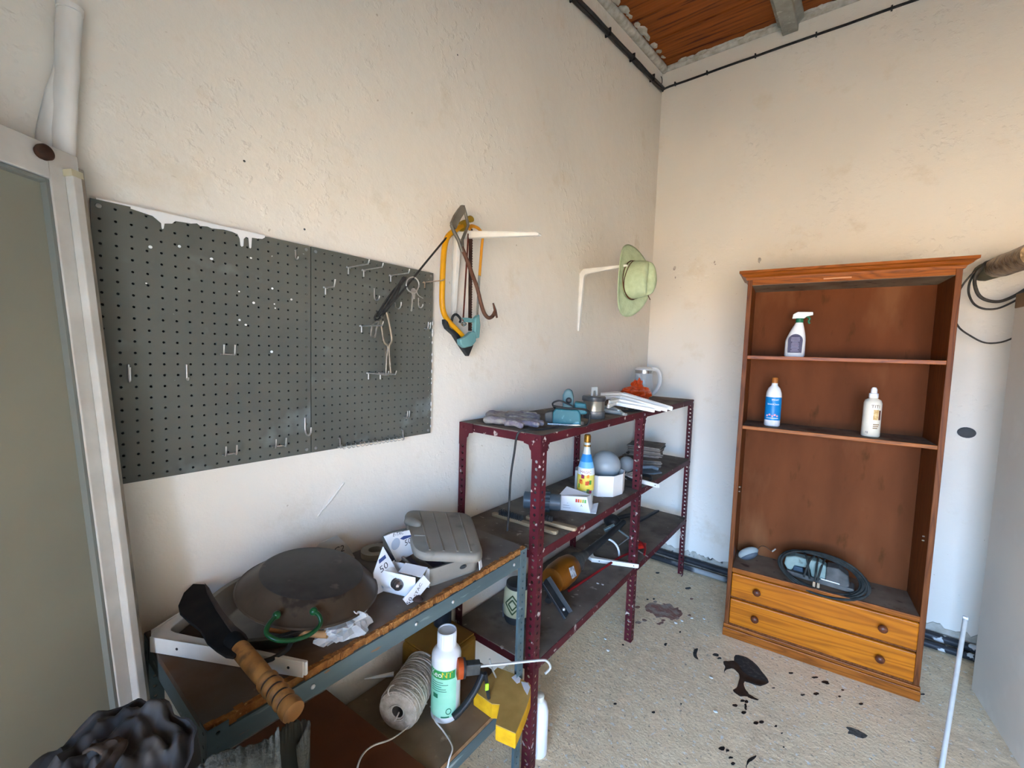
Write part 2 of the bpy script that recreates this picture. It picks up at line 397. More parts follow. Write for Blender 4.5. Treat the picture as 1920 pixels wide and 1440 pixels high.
blob(c5([(985,748),(1040,760),(1100,800),(1150,860),(1182,915),(1130,937),(1070,920),(1030,905),(1000,862),(972,800),(970,765)]), 'oil_stain', M_oil2)
blob(c5([(905,790),(940,786),(970,784),(992,800),(1020,845),(1062,878),(1120,898),(1176,916),(1125,932),(1070,915),(1034,912),(1034,945),(1060,985),(1086,1003),(1122,1026),(1076,1016),(1042,1000),(1002,998),(964,966),(984,950),(1000,905),(1003,872),(968,832),(925,836),(907,856),(914,822)]), 'oil_stain', M_oil, .0016)
for u, v, a, b in [(1392,1314,5,2.5),(1400,1316,4,3),(1378,1323,5,2.5),(1398,1326,3,6),(1395,1336,5,3),(1417,1356,5,3),(1428,1354,5,3),(1354,1404,6,4),(1364,1408,4,2),(1370,1421,4,2),(1374,1432,4,3),(1343,1228,6,3),(1349,1234,4,2),
                   (1225,1336,4,2),(1153,1320,3,2),(1248,1208,3,3),(1168,1209,2,1.5),(1275,1185,2,2),(1214,1124,2,1.5),(1226,1123,2,1.5),(1290,1103,6,2),(1233,1074,4,1.5),(1528,1270,6,2),(1547,1279,6,3),(1552,1282,4,2),(1580,1294,3,1.5),(1530,1301,6,2.5),(1574,1306,3,1.5),(1615,1320,4,2),(1483,1262,5,2),(1505,1303,4,1.5),(1277,1320,2,1.5),(1455,1362,3,2),(1466,1375,2,1.5),(1450,1290,3,1),(1730,1302,5,1.5),(1402,1270,2,2),(1469,1401,2,1.5)]:
    blob([(u+a*math.cos(k*PI/3)*rnd.uniform(.7, 1.2), v+b*math.sin(k*PI/3)*rnd.uniform(.7, 1.2)) for k in range(6)], 'oil_drop', M_oil)
blob([(1586,1363),(1604,1367),(1614,1372),(1627,1380),(1620,1384),(1610,1383),(1600,1378),(1590,1376),(1592,1370)], 'oil_stain', mat('grey_smudge', (.045, .045, .04), (.12, .115, .10), rough=.85, scale=60))
blob([(1399,1440),(1402,1424),(1418,1416),(1414,1424),(1404,1430)], 'oil_stain', M_oil)
blob([(1301,1219),(1308,1216),(1306,1228),(1309,1237),(1300,1230)], 'oil_stain', M_oil2)
M_brick = mat('brick_dust', (.26, .13, .10), (.34, .27, .22), rough=.95, scale=24, mixpos=(.42, .62), bump=.3)
blob([(1210,1136),(1222,1130),(1240,1134),(1256,1132),(1266,1142),(1280,1150),(1272,1158),(1262,1162),(1246,1157),(1232,1158),(1222,1149),(1212,1146)], 'brick_dust', M_brick, .0008)
for k in range(34):
    u, v = rnd.gauss(1242, 26), rnd.gauss(1147, 11); a = rnd.uniform(1.5, 6); b = a*.5
    blob([(u+a*math.cos(j*PI/3)*rnd.uniform(.6, 1.3), v+b*math.sin(j*PI/3)*rnd.uniform(.6, 1.3)) for j in range(6)], 'brick_dust', M_brick, .0006)
for u, v in [(1267,1168),(1297,1159),(1279,1164),(1320,1160),(1135,1198),(1140,1219),(1333,1270),(1341,1334)]:
    p = PZ(u, v, .004); MB().ball(p, .007, 7, 5, (1.4, 1, .5)).build('plaster_crumb', mat('plaster_crumb', (.62, .60, .56), rough=.9), floor, jitter=.003, jscale=80)

# marks on the walls
M_mark = mat('grey_knockout', (.10, .10, .10), (.06, .06, .06), rough=.8)
p = PY(1812, 811, 0); o = MB().lathe([(.036, 0), (.036, .006), (.030, .009)], 20, frame(p, (1, 0, 0), (0, -1, 0)), sy=.8).build('round_wall_plate', M_mark, smooth=50)
tag(o, 'dark round cap set in the back wall beside the bookcase', 'wall plate')
M_filler = mat('wall_filler', (.52, .47, .42), (.36, .30, .25), rough=.95, scale=30)
wb = bpy.data.objects['wall_back']; wl_ = bpy.data.objects['wall_left']
for u, v, r_ in [(1265, 502, .012), (1266, 520, .006), (1341, 493, .012), (1424, 488, .014)]:
    p = PY(u, v, 0); MB().ball((p.x, 0, p.z), r_, 10, 6, (.8, .25, 1.3)).build('filled_hole', M_filler, wb, jitter=.006, jscale=60)
for u, v in [(458, 302), (571, 430), (858, 103)]:
    p = PX(u, v, 0); MB().ball((0, p.y, p.z), .003, 8, 5, (.3, 1, 1)).build('nail_hole', M_mark, wl_)
for a, b in [((645, 905), (596, 968))]:
    a, b = PX(*a, .001), PX(*b, .001); MB().tube([a, a.lerp(b, .5), b], [.003, .005, .002], 6).build('trowel_ridge', M_wall, wl_, smooth=60)
# ---------------------------------------------------------------- bookcase
def wood(name, c1, c2, c3, rough=.45, rings=5.0, axis=(1, 1, 1), coat=.0):
    m = bpy.data.materials.new(name); m.use_nodes = True; nt = m.node_tree; nt.nodes.clear(); L = nt.links.new
    out = N(nt, 'ShaderNodeOutputMaterial'); b = N(nt, 'ShaderNodeBsdfPrincipled'); L(b.outputs[0], out.inputs[0])
    b.inputs['Roughness'].default_value = rough; b.inputs['Coat Weight'].default_value = coat; b.inputs['Specular IOR Level'].default_value = .15
    tc = N(nt, 'ShaderNodeTexCoord'); mp = N(nt, 'ShaderNodeMapping'); mp.inputs['Scale'].default_value = axis; L(tc.outputs['Object'], mp.inputs[0])
    nz = N(nt, 'ShaderNodeTexNoise'); nz.inputs['Scale'].default_value = 1.6; nz.inputs['Detail'].default_value = 2; L(mp.outputs[0], nz.inputs[0])
    wv = N(nt, 'ShaderNodeMath', operation='MULTIPLY'); L(nz.outputs[0], wv.inputs[0]); wv.inputs[1].default_value = rings*6
    fr = N(nt, 'ShaderNodeMath', operation='PINGPONG'); L(wv.outputs[0], fr.inputs[0]); fr.inputs[1].default_value = 1.0
    r = N(nt, 'ShaderNodeValToRGB'); e = r.color_ramp.elements; e[0].position = 0.0; e[0].color = (*c1, 1); e[1].position = 1.0; e[1].color = (*c3, 1)
    k = r.color_ramp.elements.new(.6); k.color = (*c2, 1); L(fr.outputs[0], r.inputs[0])
    n2 = N(nt, 'ShaderNodeTexNoise'); n2.inputs['Scale'].default_value = 40; n2.inputs['Detail'].default_value = 4; L(mp.outputs[0], n2.inputs[0])
    mx = N(nt, 'ShaderNodeMix', data_type='RGBA', blend_type='MULTIPLY'); mx.inputs[0].default_value = .35; L(r.outputs[0], mx.inputs[6]); L(n2.outputs[1], mx.inputs[7])
    n2r = N(nt, 'ShaderNodeValToRGB'); n2r.color_ramp.elements[0].color = (.55, .55, .55, 1); n2r.color_ramp.elements[0].position = .3; n2r.color_ramp.elements[1].position = .6; L(n2.outputs[0], n2r.inputs[0]); L(n2r.outputs[0], mx.inputs[7])
    L(mx.outputs[2], b.inputs['Base Color'])
    return m
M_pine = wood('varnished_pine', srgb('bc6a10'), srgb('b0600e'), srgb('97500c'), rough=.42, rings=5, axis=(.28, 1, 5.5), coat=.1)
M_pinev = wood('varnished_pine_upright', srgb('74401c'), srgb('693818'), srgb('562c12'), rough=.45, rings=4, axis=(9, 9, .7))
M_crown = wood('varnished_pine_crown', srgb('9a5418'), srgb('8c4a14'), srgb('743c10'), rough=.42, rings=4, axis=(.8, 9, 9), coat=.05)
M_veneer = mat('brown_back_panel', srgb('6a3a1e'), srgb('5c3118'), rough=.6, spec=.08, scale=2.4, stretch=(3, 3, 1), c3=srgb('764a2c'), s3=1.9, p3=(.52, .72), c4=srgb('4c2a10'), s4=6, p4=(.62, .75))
M_dust = mat('dusty_wood', srgb('6a5240'), srgb('8c7c68'), rough=.9, scale=5, mixpos=(.35, .7), c3=srgb('4a342a'), s3=18, p3=(.6, .7))
bc = thing('bookcase', 'tall brown pine bookcase with two drawers standing on the floor', 'bookcase', (.788, -.706, 0), .0855)
BCM = WM[bc]
W_, H_, D_ = .822, 1.985, .285
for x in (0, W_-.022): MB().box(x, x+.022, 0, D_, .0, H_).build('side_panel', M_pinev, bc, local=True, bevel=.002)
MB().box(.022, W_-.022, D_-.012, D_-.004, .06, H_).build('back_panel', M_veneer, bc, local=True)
MB().box(.022, W_-.022, .004, D_-.012, H_-.03, H_-.012).build('top_board', M_dust, bc, local=True)
MB().box(.022, W_-.022, .0, .018, H_-.028, H_).build('top_rail', M_crown, bc, local=True, bevel=.002)
sh_front = M_crown
for z in (1.565, 1.183):
    s = MB().box(.022, W_-.022, .006, D_-.013, z, z+.017).build('shelf', M_dust, bc, local=True)
    MB().box(.0221, W_-.0221, .0, .0058, z-.001, z+.0175).build('shelf_edge', sh_front, s, local=True, bevel=.0015)
MB().box(.022, W_-.022, .006, D_-.013, .378, .396).build('cabinet_top', M_dust, bc, local=True)
MB().box(.0221, W_-.0221, -.002, .0055, .372, .398).build('top_edge', M_crown, bc, local=True, bevel=.002)
# crown moulding: stepped profile running round the front and both ends
prof = [(0, 0), (.006, 0), (.010, .012), (.024, .020), (.030, .030), (.040, .034), (.040, .046), (0, .046)]
mb = MB(); P = []
for (o_, h_) in prof:
    P += [(-o_, D_, H_-.002+h_), (-o_, -o_, H_-.002+h_), (W_+o_, -o_, H_-.002+h_), (W_+o_, D_, H_-.002+h_)]
n = len(prof); fs = []
for i in range(n-1):
    for j in range(3): fs.append((i*4+j, i*4+j+1, (i+1)*4+j+1, (i+1)*4+j))
fs += [tuple((n-2)*4+j for j in range(4)), tuple(3-j for j in range(4))]
mb.add(P, fs); mb.build('crown_moulding', M_crown, bc, local=True)
for z0, z1 in ((.238, .370), (.082, .224)):
    d = MB().box(.024, W_-.024, -.012, .012, z0, z1).build('drawer', M_pine, bc, local=True, bevel=.006, bseg=3)
    MB().box(.026, W_-.026, .012, .24, z0+.004, z1-.004).build('drawer_box', M_pinev, d, local=True)
    for x in (.148, .670):
        c_ = (z0+z1)/2+.002
        MB().lathe([(.008, 0), (.007, .008), (.016, .014), (.019, .022), (.016, .030), (.006, .034)], 20, T(x, -.012, c_) @ R(PI/2, 'X')).build('knob', mat('dark_knob', srgb('4a2416'), srgb('6a3a22'), rough=.35, scale=30), d, local=True, smooth=50)
MB().box(.022, W_-.022, .004, .014, .225, .237).build('drawer_rail', M_pinev, bc, local=True)
MB().box(.024, W_-.024, .0, .016, .068, .081).build('drawer_rail', M_pinev, bc, local=True)
mb = MB().box(-.004, W_+.004, -.014, .012, 0, .05).box(-.003, W_+.003, -.008, .012, .05, .068); mb.build('plinth', M_crown, bc, local=True, bevel=.003)
MB().box(.33, .44, -.0008, .0, H_-.017, H_-.011, ).build('tape_scrap', mat('masking_tape', srgb('c7916a'), rough=.7), bc, local=True)
M_brass = mat('shelf_pin', (.6, .55, .45), rough=.4, metal=.8)
for z in (.82, .845): MB().tube([(.022, .05, z), (.03, .05, z)], .003, 6).build('shelf_pin', M_brass, bc, local=True)
for z in (.74, .76): MB().tube([(W_-.022, .06, z), (W_-.03, .06, z)], .003, 6).build('shelf_pin', M_brass, bc, local=True)

# ---------------------------------------------------------------- maroon slotted-angle rack
M_maroon = mat('maroon_paint', srgb('531820'), srgb('44121a'), rough=.5, scale=9, c3=srgb('b0a096'), s3=34, p3=(.635, .68), c4=srgb('4a2420'), s4=5, p4=(.58, .72), bump=.1)
M_rackdust = mat('dusty_shelf_board', srgb('60564c'), srgb('7c7064'), rough=.85, scale=6, c3=srgb('4c423a'), s3=9, p3=(.56, .70), c4=srgb('9b9086'), s4=30, p4=(.66, .72))
RXB, RXF, RYN, RYF, RYM, RZ = .012, .412, -2.082, -.175, -1.132, 1.2716
rack = thing('metal_rack', 'maroon slotted-angle steel rack with three shelf levels against the left wall', 'shelf rack', ((RXB+RXF)/2, RYN, 0))
def angle_post(x, y, sx, sy, z0, z1, m, parent, fl=.038, pitch=.0275, rad=.0062, name='post', local=False):
    """L section: outer corner at (x, y); flanges run to x+sx*fl and y+sy*fl"""
    nv = int(round((z1-z0)/pitch)); dv = (z1-z0)/nv; t = .0022; mb = MB()
    fx = lambda u, v, w: (x+sx*u, y+sy*w, v)
    fy = lambda u, v, w: (x+sx*w, y+sy*u, v)
    for fn in (fx, fy):
        holes_sheet(mb, 0, z0, fl, dv, 1, nv, rad, fn, t)
        holes_sheet(mb, 0, z0, fl, dv, 1, nv, rad, (lambda g: (lambda u, v, w: g(u, v, t)))(fn), t)
        mb.add([fn(fl, z0, 0), fn(fl, z1, 0), fn(fl, z1, t), fn(fl, z0, t)], [(0, 1, 2, 3)])
        mb.add([fn(0, z1, 0), fn(fl, z1, 0), fn(fl, z1, t), fn(0, z1, t)], [(0, 1, 2, 3)])
    return mb.build(name, m, parent, local=local)
for x, y, sx, sy in ((RXF, RYN, -1, 1), (RXB, RYN, 1, 1), (RXF, RYM, -1, 1), (RXB, RYM, 1, 1), (RXF, RYF, -1, -1), (RXB, RYF, 1, -1)):
    angle_post(x, y, sx, sy, 0, RZ-.001, M_maroon, rack)
RACK_Z = (RZ, .850, .425)
for li, zt_ in enumerate(RACK_Z):
    for y0, y1 in ((RYN+.0025, RYM-.001), (RYM+.0025, RYF-.0025)):
        s = MB().box(RXB+.003, RXF-.003, y0, y1, zt_-.004, zt_).build('shelf', M_rackdust, rack)
        lip = MB(); h = .034; t = .002
        lip.box(RXF-.0030, RXF-.0005, y0, y1, zt_-h, zt_-.001).box(RXB+.0005, RXB+.003, y0, y1, zt_-h, zt_-.001)
        lip.box(RXB+.003, RXF-.003, y0, y0+t, zt_-h, zt_-.0045).box(RXB+.003, RXF-.003, y1-t, y1, zt_-h, zt_-.0045)
        lip.build('shelf_lip', M_maroon, s)
def gusset(M, s=.075):
    pts = [(0, 0), (s, 0), (s, -.034)]+[(.036+(s-.036)*(1-math.sin(a)), -.034-(s-.034)*(1-math.cos(a))) for a in [PI/2*(k/5) for k in range(6)]][::1]
    pts = [(0, 0), (s, 0), (s, -.036), (s*.72, -.040), (.048, -.055), (.042, -s*.80), (.040, -s*1.2), (0, -s*1.2)]
    return MB().prism(pts, 0, .002, M).build('gusset', M_maroon, rack)
XZ = lambda x, y, sx: Matrix(((sx,0,0,x),(0,0,-1,y),(0,1,0,RZ-.001),(0,0,0,1)))
YZ = lambda x, y, sy: Matrix(((0,0,1,x),(sy,0,0,y),(0,1,0,RZ-.001),(0,0,0,1)))
gusset(XZ(RXF, RYN-.0005, -1)); gusset(XZ(RXB, RYN-.0005, 1)); gusset(YZ(RXF+.0005, RYN, 1), .05); gusset(YZ(RXF+.0005, RYM, 1), .055); gusset(YZ(RXF-.004, RYF, -1), .07)
M_bolt = mat('zinc_bolt', (.7, .7, .7), rough=.35, metal=.9)
for y in (RYN+.02, RYM+.02, RYF-.02):
    for z in RACK_Z:
        MB().lathe([(.007, 0), (.007, .003), (.003, .005)], 8, frame((RXF+.001, y, z-.018), (0, 1, 0), (1, 0, 0))).build('bolt', M_bolt if z > 1.2 and y > -1.2 else M_maroon, rack)
for x in (RXB+.02, RXF-.02):
    for z in RACK_Z:
        MB().lathe([(.007, 0), (.007, .003), (.003, .005)], 8, frame((x, RYN-.002, z-.018), (1, 0, 0), (0, -1, 0))).build('bolt', M_maroon, rack)

# ---------------------------------------------------------------- grey bench
M_bgrey = mat('grey_blue_paint', srgb('536264'), srgb('465456'), rough=.5, scale=6, stretch=(1, .4, 3), c3=srgb('8b9896'), s3=10, p3=(.64, .70), c4=srgb('7a5a40'), s4=28, p4=(.72, .74))
M_chip = mat('chipboard_edge', srgb('a06a34'), srgb('7a4a22'), rough=.9, scale=60, bump=.8, bscale=120, c3=srgb('b98a55'), s3=90)
M_chiptop = mat('dusty_bench_top', srgb('5d5650'), srgb('7b726a'), rough=.85, scale=5, c3=srgb('5a4028'), s3=4, p3=(.46, .66), c4=srgb('8c8278'), s4=22, p4=(.62, .7))
BX0, BX1, BY0, BY1, BZ, BZL = .012, .412, -3.085, -2.150, .892, .385
bench = thing('work_bench', 'grey-blue steel bench with dusty chipboard top beside the maroon rack', 'workbench', ((BX0+BX1)/2, BY0, 0))
tp = MB().box(BX0, BX1-.0125, BY0, BY1, BZ-.016, BZ).build('bench_top', M_chiptop, bench)
mb = MB(); k = 60
for i in range(k):
    y0 = BY0+(BY1-BY0)*i/k; y1 = BY0+(BY1-BY0)*(i+1)/k
    mb.box(BX1-.0125-rnd.uniform(0, .008), BX1-.004+rnd.uniform(-.003, .002), y0, y1, BZ-.016, BZ+.0004+rnd.uniform(0, .0006))
mb.build('bench_edge', M_chip, tp)
for z1_ in (BZ-.016, BZL-.014):
    MB().box(BX1-.0025, BX1, BY0, BY1, z1_-.042, z1_).box(BX1-.03, BX1-.0025, BY0, BY1, z1_-.002, z1_).build('front_rail', M_bgrey, bench)
    MB().box(BX0, BX0+.0025, BY0, BY1, z1_-.042, z1_).build('rear_rail', M_bgrey, bench)
    for y in (BY0, BY1-.0025): MB().box(BX0+.003, BX1-.003, y, y+.0025, z1_-.042, z1_).build('end_rail', M_bgrey, bench)
MB().box(BX0+.003, BX1-.003, BY0+.003, BY1-.003, BZL-.014, BZL).build('lower_shelf', mat('lower_board', srgb('8a745c'), srgb('735f4a'), rough=.85, scale=7, c3=srgb('97836c'), s3=20), bench)
MB().box(BX1-.003, BX1-.0005, BY0+.003, BY1-.003, BZL-.013, BZL+.0005).build('lower_edge', mat('worn_edge', srgb('8d6a48'), srgb('6d5238'), rough=.9, scale=40), bench)
for x, y, sx, sy in ((BX1+.001, BY1+.001, -1, -1), (BX1+.001, BY0-.001, -1, 1), (BX0-.001, BY1+.001, 1, -1), (BX0-.001, BY0-.001, 1, 1)):
    angle_post(x, y, sx, sy, 0, BZ-.002, M_bgrey, bench, fl=.034, pitch=.025, rad=.0036)
for y in (-2.9, -2.63, -2.5, -2.22):
    MB().lathe([(.005, 0), (.005, .002), (.002, .004)], 8, frame((BX1+.0005, y, BZ-.035), (0, 1, 0), (1, 0, 0))).build('bolt', M_bolt, bench)

# ---------------------------------------------------------------- pegboards
M_peg = mat('grey_pegboard', srgb('62625a'), srgb('575750'), rough=.55, scale=3, c3=srgb('767b79'), s3=7, p3=(.60, .75), c4=srgb('9aa09e'), s4=38, p4=(.745, .76))
M_white = mat('white_paint', (.80, .79, .77), rough=.5)
PT, PB = 1.838, 1.2448
def pegboard(y0, y1, label):
    t = thing('pegboard', label, 'pegboard', (.01, (y0+y1)/2, PB), 0, 'grey perforated panels on the left wall')
    nu = round((y1-y0)/.025); mb = MB()
    holes_sheet(mb, y0, PB, (y1-y0)/nu, (PT-PB)/24, nu, 24, .0029, lambda u, v, w: (.0145-w, u, v), .003)
    mb.add([(.0145, y0, PB), (.0145, y1, PB), (.0145, y1, PT), (.0145, y0, PT), (.0085, y0, PB), (.0085, y1, PB), (.0085, y1, PT), (.0085, y0, PT)], [(0, 4, 5, 1), (1, 5, 6, 2), (2, 6, 7, 3), (3, 7, 4, 0)])
    mb.build('panel', M_peg, t)
    MB().box(.0005, .0085, y0+.01, y1-.01, PB+.01, PT-.01).build('gap_shade', mat('gap_shade_black', (.02, .02, .02), rough=.9), t)  # black sheet painting the shade of the gap behind the holes
    for y in (y0+.012, y1-.012):
        for z in (PT-.012, PB+.012):
            s = MB().lathe([(.005, 0), (.0045, .0018), (.002, .0025)], 12, frame((.0145, y, z), (0, 1, 0), (1, 0, 0))).build('screw', mat('dull_screw', (.25, .25, .24), rough=.5, metal=.5), t, smooth=50)
    return t
peg_l = pegboard(-3.1486, -2.6996, 'grey perforated panel with white paint drips along its top edge')
peg_r = pegboard(-2.6966, -2.2397, 'grey perforated panel hung with hooks, tongs and cords')
def crop2(p): return (140+p[0]/2.571, 360+p[1]/2.571)
drip = [(270,80),(330,100),(375,115),(405,140),(417,150),(420,175),(424,179),(429,176),(433,152),(470,152),(485,140),(520,145),(560,152),(590,151),(605,163),(640,166),(660,175),(720,181),(760,192),(785,203),(796,225),(800,258),(806,264),(813,260),(815,226),(826,216),(838,222),(842,268),(847,272),(851,268),(854,220),(880,224),(905,226),(917,219)]
Q = [PX(*crop2(p), .0155) for p in drip]
top = [(Q[0].y, PT+.001), (Q[-1].y, PT+.001)]
Mx = lambda x: Matrix(((0,0,1,x),(1,0,0,0),(0,1,0,0),(0,0,0,1)))
MB().prism([(q.y, min(q.z, PT-.001)) for q in Q]+[(Q[-1].y, PT+.002), (Q[0].y, PT+.002)], 0, .0014, Mx(.0146)).build('paint_drip', M_white, peg_l)
MB().box(.004, .0152, -3.14, -2.95, PT, PT+.003).build('paint_drip', M_white, peg_l)
for i in range(14):
    z = PB+.03+i*.03+rnd.uniform(-.01, .01); MB().ball((.0146, -2.2397, z), .004, 7, 5, (.6, .6, rnd.uniform(.8, 2.5))).build('paint_spot', M_white, peg_r)
for u, v in [(863,534),(953,465),(793,480),(963,540),(967,560),(795,617),(825,640),(950,770),(850,318),(660,322),(345,440),(505,262),(1045,518),(365,265)]:
    p = PX(*crop2((u, v)), .0147); MB().ball(p, rnd.uniform(.0018, .004), 7, 4, (.25, 1, rnd.uniform(.6, 1))).build('paint_spot', M_white, peg_l)

# ---------------------------------------------------------------- open glazed door leaf, left
M_frame = mat('white_aluminium', (.66, .63, .58), (.56, .53, .48), rough=.4, scale=14)
M_pane = mat('frosted_grey_pane', (.32, .305, .235), (.27, .26, .205), rough=.55, scale=2.0, c3=(.42, .43, .41), s3=3, p3=(.7, .75))
DT = Vector((.577, -.817, 0)); _dn = Vector((.817, .577, 0)); DU = (Vector((0, 0, 1))-_dn*.095).normalized(); DN = DU.cross(DT)
DO = Vector((.047, -3.166, 1.905))-DU*(1.905/DU.z)
DM = Matrix(((DT.x, DN.x, DU.x, DO.x), (DT.y, DN.y, DU.y, DO.y), (DT.z, DN.z, DU.z, DO.z), (0, 0, 0, 1)))
door = thing('glazed_door_panel', 'white-framed door panel with frosted grey pane leaning at the left edge', 'door panel', DO)
DW, DH = 0.66, 1.912
def dbox(*a): return MB().box(*a, DM)
for x0 in (0, DW-.054): 
    mb = dbox(x0, x0+.054, -.035, -.004, .01, DH)
    if x0 == 0: mb.box(.012, .029, -.004, .012, .01, DH-.035, DM)
    mb.build('door_stile', M_frame, door, bevel=.002)
dbox(.054, DW-.054, -.035, -.003, DH-.062, DH).build('door_rail', M_frame, door, bevel=.002)
dbox(.054, DW-.054, -.035, -.004, .01, .12).build('door_rail', M_frame, door, bevel=.002)
dbox(.055, DW-.055, -.024, -.018, .12, DH-.063).build('door_pane', M_pane, door)
dbox(.0545, .060, -.018, -.006, .121, DH-.0635).build('glazing_bead', mat('grey_gasket', (.22, .23, .21), rough=.7), door)
dbox(.0605, DW-.055, -.018, -.006, DH-.070, DH-.0635).build('glazing_bead', mat('grey_gasket', (.22, .23, .21), rough=.7), door)
dbox(-.0115, -.0005, -.030, -.006, .01, DH-.02).build('outer_lip', mat('grey_brown_lip', (.40, .36, .30), (.30, .27, .22), rough=.8, scale=20), door, bevel=.002)  # darker strip along the outer edge of the stile
dbox(.010, .031, -.004, .0135, DH-.048, DH-.036).build('stile_cap', mat('yellowed_cap', (.55, .48, .32), rough=.6), door)
k_ = MB().lathe([(.011, 0), (.011, .004), (.0135, .005), (.0135, .012), (.010, .015)], 20, DM @ T(.066, -.003, DH-.022) @ R(-PI/2, 'X')).build('bolt_knob', mat('rusty_knob', srgb('2c1c14'), srgb('4d2f20'), rough=.6, scale=60), door, smooth=50)

# whitewashed conduit stub on the wall above the door leaf
M_limed = mat('limewashed_plastic', (.86, .84, .80), (.66, .63, .58), rough=.75, scale=14, stretch=(1, 1, .3))
a = PX(131, 18, .02); b_ = PX(118, 290, .02)
cs = thing('conduit_stub', 'whitewashed vertical conduit stub on the wall above the open door leaf', 'conduit', (.01, b_.y, b_.z))
n_ = 14; q = [b_.lerp(a, i/(n_-1)) for i in range(n_)]
MB().tube(q, [.019]*n_, 12, flat=.8).build('pipe', M_limed, cs, smooth=60, jitter=.003, jscale=20)
MB().tube([a+Vector((0, 0, -.004)), a+Vector((0, 0, .006))], .020, 14).build('pipe_collar', M_limed, cs, smooth=50)
a2 = PX(108, 120, .012); b2 = PX(78, 290, .012)
MB().tube([b2.lerp(a2, i/7) for i in range(8)], [.015, .015, .014, .013, .012, .011, .009, .007], 10, flat=.6).build('side_pipe', M_limed, cs, smooth=60, jitter=.003, jscale=20)

# ---------------------------------------------------------------- grey cupboard at the right edge
M_cup = mat('grey_cupboard_paint', (.80, .72, .60), (.74, .66, .55), rough=.55, scale=2, c3=(.84, .77, .66), s3=4, p3=(.6, .75), c4=(.66, .59, .49), s4=1.5, p4=(.62, .75))
CD = Vector((.1253, -.9921, 0)); CN = Vector((.9921, .1253, 0)); CO = Vector((1.824, -.36, 0))
CM = Matrix(((CD.x, CN.x, 0, CO.x), (CD.y, CN.y, 0, CO.y), (0, 0, 1, 0), (0, 0, 0, 1)))
cup = thing('cupboard', 'plain grey cupboard with a wooden top at the right edge', 'cupboard', CO)
MB().box(0, 0.66, 0, .018, 0, 1.83, CM).build('side_panel', M_cup, cup)
MB().box(0, 0.66, .55, .568, 0, 1.83, CM).build('side_panel', M_cup, cup)
MB().box(0, .012, .018, .55, 0, 1.83, CM).build('back_panel', M_cup, cup)
MB().box(0.645, 0.66, .02, .283, .03, 1.82, CM).build('cupboard_door', M_cup, cup)
MB().box(0.645, 0.66, .286, .55, .03, 1.82, CM).build('cupboard_door', M_cup, cup)
MB().box(-.002, 0.67, -.002, .57, 1.83, 1.895, CM).build('cupboard_top', mat('pale_wood_top', srgb('8a6a48'), srgb('745638'), rough=.6, scale=6, stretch=(6, 1, 1)), cup, bevel=.004)
# ---------------------------------------------------------------- things on the left wall
def proj(p):
    v = Vector(p)-CAM; z = v.dot(_d); return 960+FPX*v.dot(_r)/z, 720-FPX*v.dot(_u)/z
def reach(p, ax, u1):
    """length along ax from p at which the point lies at image column u1"""
    lo, hi = 0.0, .6; s = 1 if proj(Vector(p)+Vector(ax)*.05)[0] > proj(p)[0] else -1
    for _ in range(40):
        m = (lo+hi)/2
        if (proj(Vector(p)+Vector(ax)*m)[0]-u1)*s < 0: lo = m
        else: hi = m
    return lo
def c3(x, y): return (560+x/3.84, 360+y/3.84)
M_wire = mat('galvanised_wire', (.62, .62, .60), (.45, .44, .42), rough=.35, metal=.85, scale=40)
M_rustw = mat('rusty_wire', (.30, .20, .14), (.45, .36, .28), rough=.6, metal=.5, scale=40)
HOOKS = 'wire hooks on the grey perforated panels'
def hook(mb, label, m=None):
    o = mb.build('peg_hook', m or M_wire, smooth=60); return tag(o, label, 'hook', HOOKS)
def prong(a, b, label, tip=.012, m=None, r=.0021):
    u, v = c3(*a); p = PX(u, v, .0145); L = reach(p, (1, 0, 0), c3(*b)[0]); q = p+Vector((L, 0, 0))
    dz = 0
    mb = MB().tube([p, p+Vector((.012, 0, 0)), q, q+Vector((.004, 0, tip*.5)), q+Vector((.006, 0, tip))], r, 8)
    mb.tube([p+Vector((.010, 0, 0)), p+Vector((.010, 0, -.020))], r, 8)
    mb.tube([p+Vector((.0145, -.008, 0)), p+Vector((.0, .012, 0))], r, 8)
    return hook(mb, label, m)
prong((345, 545), (500, 530), 'long straight wire hook at the top of the right-hand panel, leftmost of the upper row')
prong((455, 565), (600, 550), 'long straight wire hook at the top of the right-hand panel, second of the upper row')
prong((650, 603), (790, 590), 'straight wire hook carrying the black cord bundle')
prong((180, 690), (255, 655), 'short upturned wire hook alone in the upper left of the right-hand panel', .02)
prong((895, 652), (1040, 655), 'rust-tinged straight hook reaching past the right edge of the panel', .004, M_rustw)
prong((440, 965), (600, 962), 'straight wire hook behind the steel carabiner')
prong((490, 1303), (640, 1325), 'lower straight wire hook left of the hanging tongs')
prong((575, 1303), (695, 1330), 'lower straight wire hook right of the hanging tongs')
def jhook(u, v, drop, r, label, up=.0, wr=.0022, m=None):
    p = PX(u, v, .0145); pts = [p+Vector((-.004, 0, 0)), p+Vector((.003, 0, .001)), p+Vector((.004, 0, -drop))]
    c_ = p+Vector((.004+r, 0, -drop)); pts += [c_+Vector((-r*math.cos(a), 0, -r*math.sin(a))) for a in [PI*k/8 for k in range(1, 9)]]
    if up: pts.append(pts[-1]+Vector((0, 0, up)))
    return hook(MB().tube(pts, wr, 8), label, m)
jhook(*c3(540, 697), .024, .014, 'J-shaped wire hook just left of the black cord bundle')
jhook(*c3(690, 800), .004, .016, 'small round wire hook below the black cord bundle', .006)
jhook(*c3(858, 765), .022, .012, 'L-shaped wire hook beside the keys')
jhook(*crop2((1107, 1090)), .030, .017, 'large J-shaped wire hook low on the seam between both panels', .008, .0025)
jhook(*crop2((1062, 282)), .018, .007, 'small wire hook at the top right of the dripped panel')
